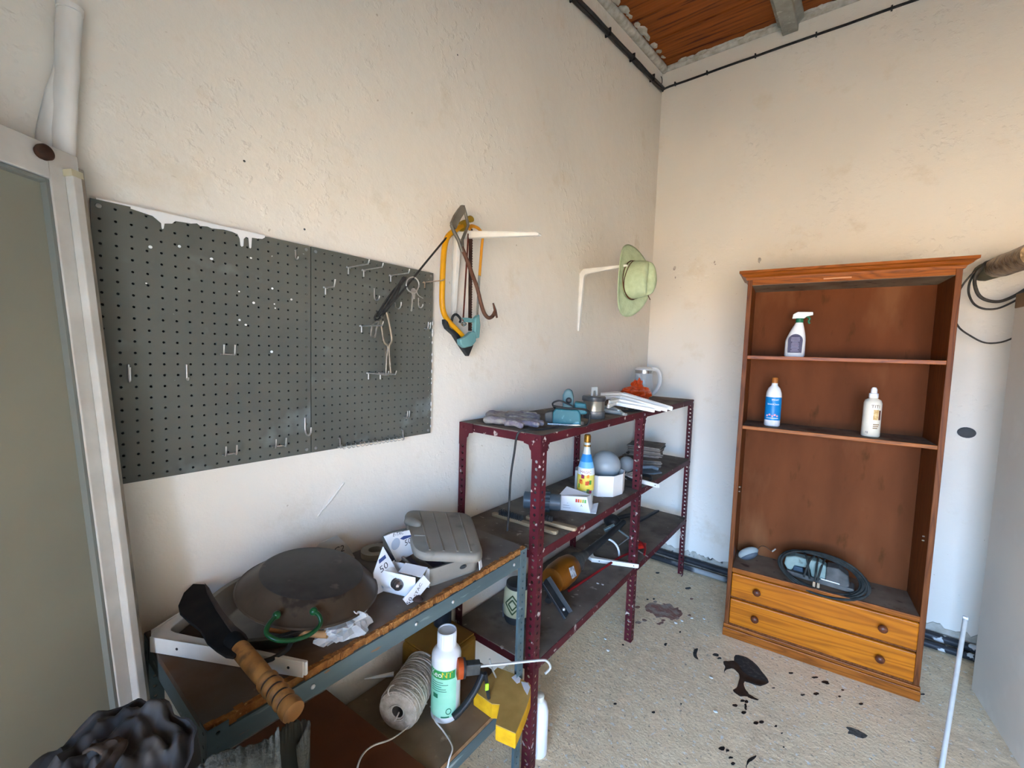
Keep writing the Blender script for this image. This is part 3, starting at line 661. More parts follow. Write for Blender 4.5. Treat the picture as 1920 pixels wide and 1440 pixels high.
jhook(*crop2((258, 835)), .030, .005, 'closed oval wire hook at the far left of the dripped panel', .026)
jhook(*crop2((537, 835)), .028, .006, 'bent wire hook at mid height, left part of the dripped panel')
def twin(u, v, w, label):
    p = PX(u, v, .0145); mb = MB()
    for dy in (0, w):
        b = p+Vector((0, dy, 0)); mb.tube([b, b+Vector((.018, 0, 0)), b+Vector((.020, 0, .004)), b+Vector((.022, 0, .024))], .002, 8)
    mb.tube([p+Vector((.003, -.003, 0)), p+Vector((.003, w+.006, 0))], .002, 8)
    return hook(mb, label)
twin(*crop2((705, 782)), .024, 'double-pronged wire hook in the middle of the dripped panel')
twin(*crop2((715, 1266)), .024, 'double-pronged wire hook at the bottom edge of the dripped panel')
twin(*crop2((955, 1228)), .026, 'double-pronged wire hook near the bottom right of the dripped panel')
twin(*c3(905, 985), .010, 'small double hook at the right edge of the right-hand panel')
twin(*crop2((1586, 1085)), .008, 'tiny bent hook near the lower right of the right-hand panel')
# wire spring holder along the bottom of the right panel
p0 = PX(*crop2((1272, 1226)), .0145); p1 = PX(*crop2((1575, 1182)), .0145)
sp = thing('spring_holder', 'wire loop tool holder along the bottom edge of the right-hand panel', 'holder', p0)
MB().tube([p0+Vector((.012, -.01, 0)), p1+Vector((.012, .004, 0))], .0018, 8).build('rail_wire', M_wire, sp, smooth=60)
for p in (p0, p1): MB().tube([p+Vector((0, 0, .026)), p+Vector((.008, 0, .026)), p+Vector((.010, 0, .0)), p+Vector((.014, .0, -.004))], .002, 8).build('end_clip', M_wire, sp, smooth=60)
n_ = 15; pts = []
for i in range(n_*8+1):
    f = i/(n_*8); a = 2*PI*i/8; pts.append(p0.lerp(p1, f)+Vector((.012+.007*math.cos(a), 0, -.001+.007*math.sin(a))))
MB().tube(pts, .0012, 6).build('wire_coil', M_wire, sp, smooth=60)

# black cord bundle tied up on the hook and led across to the saws
M_cord = mat('black_cord', (.015, .014, .013), (.04, .036, .03), rough=.6, scale=60, c3=(.14, .11, .07), s3=50, p3=(.68, .72))
cb = thing('cord_bundle', 'black cord bundle slung on a panel hook and led up to the saws', 'cord', PX(*c3(575, 905), .05))
top_ = PX(*c3(760, 615), .075)
for k in range(7):
    j = Vector((rnd.uniform(-.006, .006), rnd.uniform(-.006, .006), rnd.uniform(-.004, .004)))
    e = PX(*c3(575+rnd.uniform(-15, 30), 905-rnd.uniform(0, 25)), .055)
    mid = top_.lerp(e, .5)+Vector((rnd.uniform(-.004, .008), rnd.uniform(-.006, .008), rnd.uniform(-.006, .006)))
    MB().tube(spline([top_+j, mid, e], 5), .0032, 6).build('cord_strand', M_cord, cb, smooth=60)
MB().tube(spline([PX(*c3(600, 880), .06), PX(*c3(700, 770), .07), PX(*c3(800, 650), .075), PX(*c3(905, 520), .07), PX(*c3(1062, 330), .06)], 6), .0034, 6).build('cord_lead', M_cord, cb, smooth=60)
MB().tube(spline([PX(*c3(570, 860), .06), PX(*c3(548, 900), .062), PX(*c3(556, 925), .062), PX(*c3(590, 905), .062)], 5), .0030, 6).build('cord_knot', M_cord, cb, smooth=60)
# carabiner
cr = [PX(*c3(x, y), .065) for x, y in ((565, 930), (535, 950), (522, 1000), (520, 1035), (540, 1046), (553, 1030), (560, 980), (578, 940))]
o = MB().tube(spline(cr+[cr[0]], 5)[:-1], .0032, 8, closed=True).build('carabiner', mat('worn_steel', (.32, .29, .24), (.16, .14, .12), rough=.45, metal=.7, scale=50), smooth=60); tag(o, 'steel carabiner hanging under the black cord bundle', 'carabiner')
# tongs
M_tong = mat('tarnished_tongs', (.34, .29, .21), (.18, .15, .12), rough=.45, metal=.75, scale=40)
tg = thing('steel_tongs', 'tarnished steel spring tongs hanging in front of the panel', 'tongs', PX(*c3(640, 1320), .05))
MB().tube(spline([PX(*c3(x, y), .055) for x, y in ((588, 925), (600, 1000), (615, 1080), (640, 1112), (634, 1200), (628, 1315))], 5), .0038, 8).build('tong_arm', M_tong, tg, smooth=60)
MB().tube(spline([PX(*c3(x, y), .06) for x, y in ((632, 865), (655, 960), (670, 1065), (650, 1115), (655, 1200), (664, 1318))], 5), .0038, 8).build('tong_arm', M_tong, tg, smooth=60)
MB().prism([(q.y, q.z) for q in [PX(*c3(x, y), .055) for x, y in ((628, 1120), (655, 1112), (668, 1310), (650, 1330), (628, 1320))]], 0, .004, Mx(.048)).build('tong_jaw', M_tong, tg, bevel=.001)
# key ring
kr = thing('key_ring', 'large steel ring with keys hanging from a panel hook', 'keys', PX(*c3(810, 860), .06))
rc = [PX(*c3(820+46*math.cos(a), 668+55*math.sin(a)), .075) for a in [2*PI*k/20 for k in range(20)]]
MB().tube(rc, .0024, 8, closed=True).build('ring', M_wire, kr, smooth=60)
kc = PX(*c3(825, 715), .07)
MB().lathe([(.004, 0), (.0105, 0), (.0105, .0025), (.004, .0025)], 16, frame(kc, (0, 1, 0), (1, 0, 0))).build('key_head', M_wire, kr)
kz = PX(*c3(808, 862), .07)
MB().prism([(kc.y-.007, kc.z-.006), (kc.y-.001, kc.z-.008), (kz.y+.003, kz.z+.003), (kz.y-.001, kz.z), (kz.y-.004, kz.z+.004), (kz.y-.002, kz.z+.012)], 0, .002, Mx(.0715)).build('key_blade', M_wire, kr)
MB().prism([(kc.y-.012, kc.z-.006), (kc.y+.004, kc.z-.01), (kc.y+.002, kc.z-.026), (kc.y-.006, kc.z-.026)], 0, .002, Mx(.0745)).build('key_head', M_wire, kr)
MB().tube(spline([PX(*c3(x, y), .07) for x, y in ((868, 680), (850, 720), (870, 750), (895, 765))], 4), .0016, 6).build('key_wire', M_wire, kr, smooth=60)

# ---------------------------------------------------------------- shelf brackets
M_brk = mat('white_enamel', (.80, .78, .72), (.72, .69, .63), rough=.35, scale=12)
M_hole = mat('dark_hole', (.03, .03, .03), rough=.9)
def bracket(M, La, Lb, label, group, w=.022, wa=.030, name='shelf_bracket'):
    """local: arm A along +x, arm B along -y from the corner at the origin, width along z"""
    t = thing(name, label, 'bracket', M.translation, 0, group); r = .028
    out = [(La, -.004), (La, .0), (r, .0)]
    out = [(La-.002, -.008), (La, -.004), (La-.002, 0)]+[(r-r*math.sin(a), -r+r*math.cos(a)) for a in [PI/2*k/5 for k in range(6)]]+[(0, -Lb+.002), (.004, -Lb), (.008, -Lb+.002)]
    inn = [(wa*.85, -wa*1.6), (wa*1.0, -wa*1.15), (wa*1.2, -wa*.98), (wa*1.7, -wa*.85)]
    MB().prism(out+inn, -w*.42, w*.42, M).build('web', M_brk, t, bevel=.002)
    # flat flanges along both outer edges
    MB().prism([(r*.6, .0), (r*.6, .0022), (La-.006, .0022), (La-.006, .0)], -w/2, w/2, M).build('flange', M_brk, t, bevel=.001)
    MB().prism([(.0, -r*.6), (-.0022, -r*.6), (-.0022, -Lb+.006), (.0, -Lb+.006)], -w/2, w/2, M).build('flange', M_brk, t, bevel=.001)
    for k in (.22, .90):
        MB().lathe([(.003, 0), (.003, .0006)], 8, M @ T(La*k, .0022, 0) @ R(-PI/2, 'X')).build('screw_hole', M_hole, t)
        MB().lathe([(.003, 0), (.003, .0006)], 8, M @ T(-.0022, -Lb*k, 0) @ R(-PI/2, 'Y')).build('screw_hole', M_hole, t)
    return t
def wall_bracket(u, v, utip, vbot, label, sag=0.0):
    p = PX(u, v, .003); L = reach(p, (1, 0, -sag), utip); zb = PX(u, vbot, .003).z
    return bracket(Matrix(((1,0,0,p.x),(0,0,1,p.y),(-sag,1,0,p.z),(0,0,0,1))), L, p.z-zb, label, None), p, L
b1, bp1, bl1 = wall_bracket(853, 434, 1013, 592, 'white shelf bracket screwed to the wall carrying the saws', .16)
b2, bp2, bl2 = wall_bracket(1089, 506, 1178, 622, 'white shelf bracket screwed to the wall carrying the green hat')

# ---------------------------------------------------------------- saws and pry tool on the bracket
M_yel = mat('yellow_paint', srgb('d99a14'), srgb('c98a10'), rough=.35, scale=10, c3=srgb('8a6a2a'), s3=30, p3=(.68, .74))
M_blackp = mat('black_plastic', (.016, .016, .017), (.03, .03, .03), rough=.45, scale=12)
M_rust = mat('rusty_steel', srgb('5b3a2c'), srgb('6f5040'), rough=.65, metal=.4, scale=30, c3=srgb('3c2820'), s3=20)
M_teal = mat('teal_plastic', srgb('5c8a8a'), srgb('6e9a98'), rough=.5, scale=12)
XB = .055
bs = thing('bow_saw', 'yellow tubular bow saw with black handle guard hanging on the bracket', 'saw', PX(875, 668, XB))
fr_ = [(1175, 245), (1120, 280), (1072, 325), (1050, 400), (1040, 520), (1035, 650), (1033, 790), (1045, 870), (1078, 930), (1130, 985), (1185, 1045), (1205, 1090)]
MB().tube(spline([PX(*c3(x, y), XB) for x, y in fr_], 5), .0105, 12).build('frame', M_yel, bs, smooth=60)
MB().prism([(q.y, q.z) for q in [PX(*c3(x, y), XB) for x, y in ((1042, 915), (1062, 935), (1075, 975), (1130, 1015), (1175, 1075), (1240, 1085), (1245, 1105), (1212, 1184), (1160, 1110), (1110, 1030), (1060, 985), (1045, 950))]], -.011, .011, Mx(XB)).build('hand_guard', M_blackp, bs, bevel=.003)
MB().tube(spline([PX(*c3(x, y), XB) for x, y in ((1098, 965), (1108, 900), (1135, 882), (1165, 915), (1160, 940))], 4), .005, 8).build('tension_lever', M_blackp, bs, smooth=60)
MB().prism([(q.y, q.z) for q in [PX(*c3(x, y), XB) for x, y in ((1160, 215), (1190, 200), (1210, 240), (1190, 285), (1155, 280))]], -.008, .008, Mx(XB)).build('blade_clamp', mat('olive_yellow', srgb('9a7a20'), rough=.5), bs, bevel=.002)
a = PX(*c3(1238, 262), XB); b_ = PX(*c3(1232, 1000), XB); t_ = (b_-a); nt_ = 40; left = []; right = []
for i in range(nt_+1):
    f = i/nt_; q = a+t_*f; left.append((q.y-.009, q.z)); right.append((q.y+.009, q.z))
    if i < nt_: q2 = a+t_*(f+.5/nt_); right.append((q2.y+.0125, q2.z))
MB().prism(left+right[::-1], -.0008, .0008, Mx(XB)).build('blade', mat('dark_blade', srgb('3a2a26'), srgb('5a4038'), rough=.55, metal=.5, scale=30), bs)
MB().lathe([(.010, -.008), (.012, -.006), (.012, .006), (.010, .008)], 16, frame(PX(*c3(1234, 195), XB), (0, 1, 0), (1, 0, 0)), sx=1.4).build('top_knob', mat('olive_yellow', srgb('9a7a20'), rough=.5), bs, bevel=.001)

XH = .085
hs = thing('hacksaw', 'hacksaw with orange-yellow back and teal handle hanging behind the bow saw', 'saw', PX(880, 645, XH))
M_or = mat('orange_yellow_paint', srgb('d8952e'), srgb('c88422'), rough=.4, scale=10)
MB().tube(spline([PX(*c3(x, y), XH) for x, y in ((1225, 265), (1250, 245), (1300, 268), (1324, 320), (1318, 400), (1302, 605))], 5), .008, 10, flat=.7).build('back_bar', M_or, hs, smooth=60)
MB().tube([PX(*c3(x, y), XH) for x, y in ((1300, 600), (1292, 760), (1285, 900), (1272, 915))], .0048, 8).build('sliding_bar', mat('chrome', (.55, .57, .57), rough=.25, metal=.9), hs, smooth=60)
a = PX(*c3(1222, 300), XH); b_ = PX(*c3(1184, 930), XH)
MB().prism([(a.y-.004, a.z), (a.y+.004, a.z), (b_.y+.004, b_.z), (b_.y-.004, b_.z)], -.0006, .0006, Mx(XH)).build('blade', mat('red_brown_blade', srgb('7a3a2c'), srgb('5c3028'), rough=.5, metal=.4, scale=30), hs)
MB().prism([(q.y, q.z) for q in [PX(*c3(x, y), XH) for x, y in ((1178, 905), (1215, 905), (1262, 915), (1262, 940), (1215, 938), (1190, 935))]], -.004, .004, Mx(XH)).build('blade_holder', M_teal, hs, bevel=.001)
MB().lathe([(.005, -.012), (.009, -.004), (.009, .004), (.005, .012)], 8, frame(PX(*c3(1188, 950), XH), (0, 1, 0), (1, 0, 0))).build('wing_nut', mat('chrome', (.55, .57, .57), rough=.25, metal=.9), hs)
MB().prism([(q.y, q.z) for q in [PX(*c3(x, y), XH) for x, y in ((1150, 1060), (1195, 1040), (1235, 1005), (1262, 1010), (1265, 1075), (1235, 1110), (1185, 1122), (1155, 1100))]], -.012, .012, Mx(XH)).build('handle', M_teal, hs, bevel=.005, bseg=3)
MB().prism([(q.y, q.z) for q in [PX(*c3(x, y), XH) for x, y in ((1262, 905), (1290, 880), (1298, 960), (1290, 1050), (1268, 1055), (1258, 1000))]], -.010, .010, Mx(XH)).build('handle_guard', M_teal, hs, bevel=.004)

XP = .115
pt_ = thing('wire_strainer', 'rusty steel rod tool with diamond loop head and hooked end', 'hand tool', PX(932, 600, XP))
dm = [(1180, 97), (1155, 120), (1098, 215), (1098, 240), (1128, 300), (1150, 345), (1168, 380), (1192, 300), (1222, 240), (1210, 180), (1190, 100)]
hole = [(1190, 185), (1162, 235), (1160, 270), (1182, 285), (1210, 240)]
MB().prism([(q.y, q.z) for q in [PX(*c3(x, y), XP) for x, y in ((1170, 95), (1190, 97), (1192, 150), (1165, 190), (1140, 240), (1128, 270), (1100, 245), (1095, 220), (1120, 165), (1150, 120))]], -.006, .006, Mx(XP)).build('loop_plate', mat('grey_steel', srgb('7d776c'), srgb('5f5a52'), rough=.5, metal=.5, scale=20), pt_, bevel=.002)
MB().tube([PX(*c3(x, y), XP) for x, y in ((1188, 110), (1205, 170), (1220, 240), (1200, 290), (1178, 345), (1182, 430))], .0055, 8).build('loop_bar', mat('grey_steel', (.2, .2, .2)), pt_, smooth=60)
MB().tube([PX(*c3(x, y), XP) for x, y in ((1100, 235), (1118, 285), (1150, 345), (1178, 430))], .0065, 8).build('loop_bar', mat('grey_steel', (.2, .2, .2)), pt_, smooth=60)
MB().tube(spline([PX(*c3(x, y), XP) for x, y in ((1172, 395), (1200, 460), (1245, 580), (1285, 690), (1312, 800), (1335, 870), (1365, 905), (1395, 895), (1415, 860))], 5), .0075, 10).build('rod', M_rust, pt_, smooth=60)
MB().tube([PX(*c3(x, y), XP) for x, y in ((1428, 905), (1415, 855), (1400, 800))], [.004, .006, .003], 8).build('hook_tip', M_rust, pt_, smooth=60)

# ---------------------------------------------------------------- green hat on the second bracket
M_felt = mat('pale_green_felt', srgb('bccaa4'), srgb('aebb95'), rough=.95, scale=30, bump=.15)
hat = thing('cowboy_hat', 'pale green felt hat with brown cord hanging on the bracket by the corner', 'hat', PX(1186, 594, .18))
hc = PX(1183, 526, .278)
HM = frame(hc, Vector((0, .06, 1)), Vector((1, -.22, .05)))       # local x = up (long axis), z = outwards (crown axis)
def brim(u, v):
    a = 2*PI*u; k = v
    ri_x, ri_y, ro_x, ro_y = .100, .082, .196, .150
    x = (ri_x+(ro_x-ri_x)*k)*math.cos(a); y = (ri_y+(ro_y-ri_y)*k)*math.sin(a)
    z = .030*(abs(math.sin(a))**2.0)*(k**1.6) - .020*(abs(math.cos(a))**2)*(k**1.5)
    return (x, y, z)
MB().surf(brim, 48, 8, True, HM).build('brim', M_felt, hat, smooth=80, thick=.004)
def crown(u, v):
    a = 2*PI*u; k = v; s = 1-.22*k**1.5 if k < .75 else (1-.22*.75**1.5)*(1-((k-.75)/.25)**2.2)
    x = .102*s*math.cos(a); y = .084*s*math.sin(a)*(1-.12*k)
    z = .115*min(1, k/.75)**.85 if k < .75 else .115+.012*math.sin((k-.75)/.25*PI/2)
    inner = max(0, (k-.55)/.45)
    z -= .030*inner*math.exp(-(y/.020)**2)                        # crease along the top
    x_f = 1 if x < 0 else 1
    y *= (1-.22*max(0, (k-.3)/.7)*max(0, math.cos(a)))            # pinched front
    return (x, y, z)
MB().surf(crown, 48, 18, True, HM).build('crown', M_felt, hat, smooth=80)
M_leather = mat('brown_leather_cord', srgb('5a3420'), srgb('43261a'), rough=.7, scale=40)
MB().tube([HM @ Vector((.104*math.cos(a), .086*math.sin(a), .010)) for a in [2*PI*k/40 for k in range(40)]], .0028, 6, closed=True).build('hat_cord', M_leather, hat, smooth=60)
MB().tube([HM @ Vector((.101*math.cos(a), .084*math.sin(a), .020+.010*math.sin(a*2))) for a in [2*PI*k/40 for k in range(40)]], .0024, 6, closed=True).build('hat_cord', M_leather, hat, smooth=60)
MB().tube(spline([HM @ Vector(q) for q in ((.03, -.085, .03), (-.05, -.1, .04), (-.09, -.12, .05))], 5), .0024, 6).build('cord_end', M_leather, hat, smooth=60)

# ---------------------------------------------------------------- peg and wire coil on the back wall, right
def c6(x, y): return (1720+x/6, 440+y/6)
pb = PY(1842, 512, 0)
lg = thing('wall_peg', 'round wooden peg wrapped in foil sticking out of the back wall', 'peg', pb)
qd = PY(1905, 489, -.36)
q_ = [pb.lerp(qd, f) for f in (0, .08, .3, .5, .75, 1.0, 1.5)]
MB().tube(q_[:4], [.040, .046, .048, .049], 14).build('peg_end', mat('grey_wood_peg', srgb('6f6852'), srgb('57523f'), rough=.85, scale=14, stretch=(1, .3, 1)), lg, smooth=50)
MB().tube(q_[3:], [.050, .052, .052, .052], 14).build('foil_wrap', mat('brown_foil', srgb('a58a68'), srgb('5b4430'), rough=.35, metal=.5, scale=22, bump=.8, bscale=40), lg, smooth=50, jitter=.006, jscale=50)
wc = thing('wire_coil', 'coil of thin black wire hanging on the peg beside the bookcase', 'wire', PY(1880, 640, -.15))
M_bw = mat('thin_black_wire', (.03, .026, .022), (.07, .06, .05), rough=.55, scale=40)
def loop(pts, r, y=-.15, nm='wire_loop'):
    MB().tube(spline([PY(*c6(*p), y+.02*math.sin(i*.9)) for i, p in enumerate(pts)], 6), r, 8).build(nm, M_bw, wc, smooth=60)
loop([(1330, 150), (1200, 178), (1100, 195), (940, 240), (830, 285), (700, 370), (590, 470), (490, 600), (420, 780), (420, 930), (470, 1045), (600, 1140), (760, 1215), (940, 1210), (1100, 1150), (1200, 1085), (1330, 950)], .0042)
loop([(1330, 165), (1200, 185), (1050, 215), (900, 265), (780, 320), (690, 400), (645, 500), (655, 600), (700, 690), (790, 740), (920, 752), (1060, 705), (1200, 625), (1330, 530)], .0075, -.17)
loop([(1330, 170), (1150, 200), (960, 245), (830, 300), (700, 390), (610, 490), (575, 600), (590, 700), (650, 790), (760, 835), (900, 830), (1050, 770), (1200, 680), (1330, 590)], .0048, -.13)
loop([(870, 340), (820, 345), (800, 310), (760, 330), (700, 400), (660, 470)], .009, -.17, 'wire_wrap')
# ---------------------------------------------------------------- bottles and their labels
def face_cam(p): d = CAM-Vector(p); return math.atan2(d.y, d.x)
def cyl_patch(R_, z0, z1, a0, a1, M, n=14):
    return MB().surf(lambda u, v: (R_*math.cos(a0+(a1-a0)*u), R_*math.sin(a0+(a1-a0)*u), z0+(z1-z0)*v), n, 2, False, M)
def cyl_text(s, size, R_, zc, M, a=0.0):
    return text_mb(s, size, lambda x, y: M @ Vector((R_*math.cos(a+x/R_), R_*math.sin(a+x/R_), zc+y)))
def at_face(p, turn=0.0): return T(*p) @ R(face_cam(p)+turn, 'Z')
M_hdpe = mat('white_plastic', (.82, .82, .82), (.76, .76, .76), rough=.35, scale=6)
M_ink = mat('dark_ink', (.04, .04, .05), rough=.6)
M_inkw = mat('white_ink', (.85, .85, .85), rough=.6)
# --- spray bottle in the bookcase
def bc_pt(x, y, z): return BCM @ Vector((x, y, z))
p = bc_pt(.234, .13, 1.5822); M = at_face(p)
sb = thing('spray_bottle', 'white spray bottle with dark purple label on the top bookcase shelf', 'bottle', p)
def sbody(u, v):
    a = 2*PI*u; z = .185*v
    w = .046 if v < .45 else .046-(.046-.016)*((v-.45)/.55)**1.3
    if v < .04: w *= .9+2.5*v
    d = .030 if v < .45 else .030-(.030-.015)*((v-.45)/.55)
    off = .012*max(0, (v-.45)/.55)
    return (d*math.cos(a), w*math.sin(a)+off*1.0, z)
MB().surf(sbody, 28, 22, True, M).build('bottle_body', M_hdpe, sb, smooth=60)
MB().prism([(.018*math.cos(a), .018*math.sin(a)) for a in [2*PI*k/20 for k in range(20)]], .183, .205, M @ T(0, .012, 0)).build('collar', mat('dark_green_plastic', srgb('1f6a4a'), rough=.4), sb, smooth=40)
MB().prism([(-.034, .205), (.020, .205), (.030, .215), (.058, .222), (.056, .238), (-.010, .240), (-.030, .228)], -.013, .013, M @ T(0, .012, 0) @ Matrix(((0,0,1,0),(1,0,0,0),(0,1,0,0),(0,0,0,1)))).build('spray_head', mat('pale_spray_head', (.74, .80, .76), rough=.4), sb, bevel=.003)
MB().tube(spline([M @ Vector((0, .012+y, z)) for y, z in ((.032, .214), (.044, .205), (.040, .190), (.046, .178))], 4), .005, 8).build('trigger', mat('dark_green_plastic', srgb('1f6a4a'), rough=.4), sb, smooth=60)
lab = []
for k in range(24):
    a = PI*k/23; lab.append((.033*math.cos(a), .085+.034*math.sin(a)))
lab += [(-.031, .02), (.031, .02)]
MB().prism(lab, 0, .0012, M @ Matrix(((0,0,1,.0306),(1,0,0,0),(0,1,0,.002),(0,0,0,1)))).build('bottle_label', mat('purple_label', srgb('2a2346'), rough=.4), sb)
for i in range(10):
    w = .022*(.6+.4*rnd.random()); MB().box(.0319, .0322, -w, w, .03+i*.0078, .0318+i*.0078, M).build('fine_print', mat('pale_print', (.45, .43, .6), rough=.6), sb)
# --- blue bottle
p = bc_pt(.155, .12, 1.2003); M = at_face(p)
bb = thing('cleaner_bottle', 'white bottle with bright blue label and brown cap on the middle bookcase shelf', 'bottle', p)
MB().lathe([(.034, 0), (.038, .004), (.038, .165), (.036, .185), (.028, .208), (.016, .222), (.0145, .230), (.0145, .236)], 28, M).build('bottle_body', M_hdpe, bb, smooth=50)
MB().lathe([(.015, .236), (.015, .262), (.012, .266), (0.0, .267)], 18, M).build('cap', mat('brown_cap', srgb('a5642c'), rough=.45), bb, smooth=40)
MB().lathe([(.0386, .034), (.0386, .160)], 28, M, cap=False).build('bottle_label', mat('blue_label', srgb('0f78b8'), srgb('1486c8'), rough=.35, scale=6), bb, smooth=50)
cyl_text('SMART', .012, .0389, .146, M, .25).build('lettering', M_inkw, bb)
cyl_text('SmartClean', .0125, .0389, .122, M).build('lettering', M_inkw, bb)
for i in range(5):
    a = -.7+i*.33
    MB().ball((0, 0, 0), .006, 8, 6, (1, 1, .3), M @ R(a, 'Z') @ T(.0386, 0, .058+(i % 2)*.006) @ R(PI/2, 'Y')).build('label_mark', mat('pink_mark', srgb(('d8a0b0', 'e8e0e8')[i % 2]), rough=.5), bb)
cyl_patch(.0389, .044, .047, -.8, .8, M).build('label_mark', M_inkw, bb)
# --- cream bottle
p = bc_pt(.575, .10, 1.2003); M = at_face(p)
tb = thing('soap_bottle', 'cream bottle with pointed white nozzle on the middle bookcase shelf', 'bottle', p)
M_cream = mat('cream_plastic', (.74, .68, .56), (.68, .62, .50), rough=.4, scale=10)
MB().lathe([(.033, 0), (.037, .004), (.036, .10), (.036, .165), (.031, .180), (.018, .188), (.017, .192)], 28, M).build('bottle_body', M_cream, tb, smooth=50)
MB().lathe([(.0185, .192), (.0185, .212), (.016, .214)], 20, M).build('collar', M_hdpe, tb, smooth=40)
MB().lathe([(.013, .213), (.0125, .232), (.008, .242), (.0, .244)], 16, M).build('nozzle', mat('clear_cap', (.8, .78, .76), rough=.25), tb, smooth=50)
cyl_text('TITI', .021, .0368, .150, M, .35).build('lettering', mat('brown_ink', srgb('6a4a30'), rough=.6), tb)
cyl_patch(.0367, .085, .135, .15, .75, M).build('label_picture', mat('amber_picture', srgb('b98a4a'), srgb('e0c590'), rough=.5, scale=60), tb)
cyl_patch(.0367, .085, .132, .78, 1.05, M).build('label_picture', mat('brown_picture', srgb('5a2e1c'), rough=.5), tb)
for i in range(3): cyl_patch(.0367, .060-i*.009, .065-i*.009, .2, .95-.1*i, M).build('fine_print', mat('brown_print', srgb('8a7050'), rough=.6), tb)
for i in range(6): cyl_patch(.0367, .016, .027, -.55+i*.05, -.525+i*.05, M, 3).build('barcode_bar', M_ink, tb)

# --- belt sander with its coiled cable
SZ = .3962
sx_, sy_ = .40, .115
sd = thing('electric_sander', 'grey-blue electric sander wound in its black cable inside the bookcase', 'power tool', bc_pt(sx_, sy_, SZ), .0855)
LM = WM[sd] @ R(-.10, 'Z') 
M_sblue = mat('pale_blue_casing', srgb('74867f'), srgb('87958c'), rough=.6, scale=20, c3=srgb('5a625c'), s3=30, p3=(.62, .7))
M_sdark = mat('dark_dusty_casing', (.055, .054, .05), (.11, .105, .095), rough=.8, scale=20)
def sand(outline, t0, t1, nm, m, bev=.008): return MB().prism(outline, t0, t1, LM @ Matrix(((1,0,0,0),(0,0,-1,0),(0,1,0,0),(0,0,0,1)))).build(nm, m, sd, bevel=bev, bseg=3)
sand([(-.135, .055), (-.13, .095), (-.09, .112), (.02, .115), (.05, .10), (.05, .03), (-.01, .025), (-.02, .065), (-.085, .06), (-.10, .03), (-.12, .03)], -.032, .032, 'housing', M_sblue)
sand([(.05, .02), (.05, .105), (.10, .11), (.14, .085), (.15, .03), (.13, .02)], -.04, .04, 'motor_housing', M_sdark)
sand([(-.12, .004), (-.125, .028), (.165, .028), (.172, .016), (.165, .004)], -.042, .042, 'base_plate', M_sdark, .004)
sand([(.03, .03), (.03, .037), (.11, .037), (.11, .03)], .040, .046, 'chrome_strip', mat('chrome', (.6, .6, .6), rough=.2, metal=.95), .001)
sand([(-.095, .035), (-.09, .06), (-.05, .062), (-.045, .036)], .01, .036, 'switch_block', mat('dark_blue_plastic', srgb('2c3e4c'), rough=.4), .004)
M_cable = mat('dusty_black_cable', (.018, .019, .017), (.04, .04, .035), rough=.8, scale=30, spec=.12)
for k in range(6):
    pts = []
    for i in range(40):
        a = 2*PI*i/40; rx, rz = .172+.008*math.sin(k*2.1)+.004*k, .095+.004*k
        x = rx*math.cos(a)+.018+.004*k; q = rz*math.sin(a)
        # loops lean back over the tool: low at the front, high at the back
        pts.append(LM @ Vector((x, -.030+q*.62-.012*k*.3, .062+q*.72-.010*math.cos(a)+.004*math.sin(3*a+k))))
    MB().tube(pts, .0055, 8, closed=True).build('cable_loop', M_cable, sd, smooth=60)
for k, (x0, x1) in enumerate(((-.055, -.015), (-.005, -.04), (.012, .008), (.04, .018))):
    MB().tube(spline([LM @ Vector((x0, .04, .118)), LM @ Vector(((x0+x1)/2, -.045, .125-.01*k)), LM @ Vector((x1, -.072, .03))], 6), .005, 8).build('cable_turn', M_cable, sd, smooth=60)
for dx in (0, .018): MB().box(.0+dx, .012+dx, -.098, -.086, .004, .030, LM).build('plug_pin', mat('beige_plug', srgb('a08a70'), rough=.5), sd, bevel=.002)
# --- small grey sanding pad / mouse
ms = thing('corded_gadget', 'small grey and white corded gadget at the left inside the bookcase', 'gadget', bc_pt(.085, .17, SZ), .0855)
LM2 = WM[ms] @ R(.25, 'Z')
MB().ball((0, 0, 0), 1, 18, 10, (.058, .022, .030), LM2 @ T(0, 0, .038) @ R(-.55, 'Y')).build('gadget_body', mat('pale_grey_plastic', srgb('8d928e'), rough=.5), ms, smooth=60)
MB().ball((0, 0, 0), 1, 18, 10, (.050, .024, .022), LM2 @ T(.006, -.004, .026) @ R(-.55, 'Y')).build('gadget_side', mat('slate_plastic', srgb('4a5056'), rough=.5), ms, smooth=60)
MB().tube(spline([LM2 @ Vector(q) for q in ((.048, 0, .068), (.065, .01, .085), (.09, .02, .082), (.115, .02, .066), (.125, .018, .062))], 5), .0028, 6).build('gadget_cord', mat('brown_cord', srgb('5a3a24'), rough=.6), ms, smooth=60)
MB().tube([LM2 @ Vector((.125, .018, .060)), LM2 @ Vector((.142, .016, .080))], .004, 8).build('gadget_plug', mat('pale_plug', srgb('b8aa98'), rough=.5), ms, smooth=60)

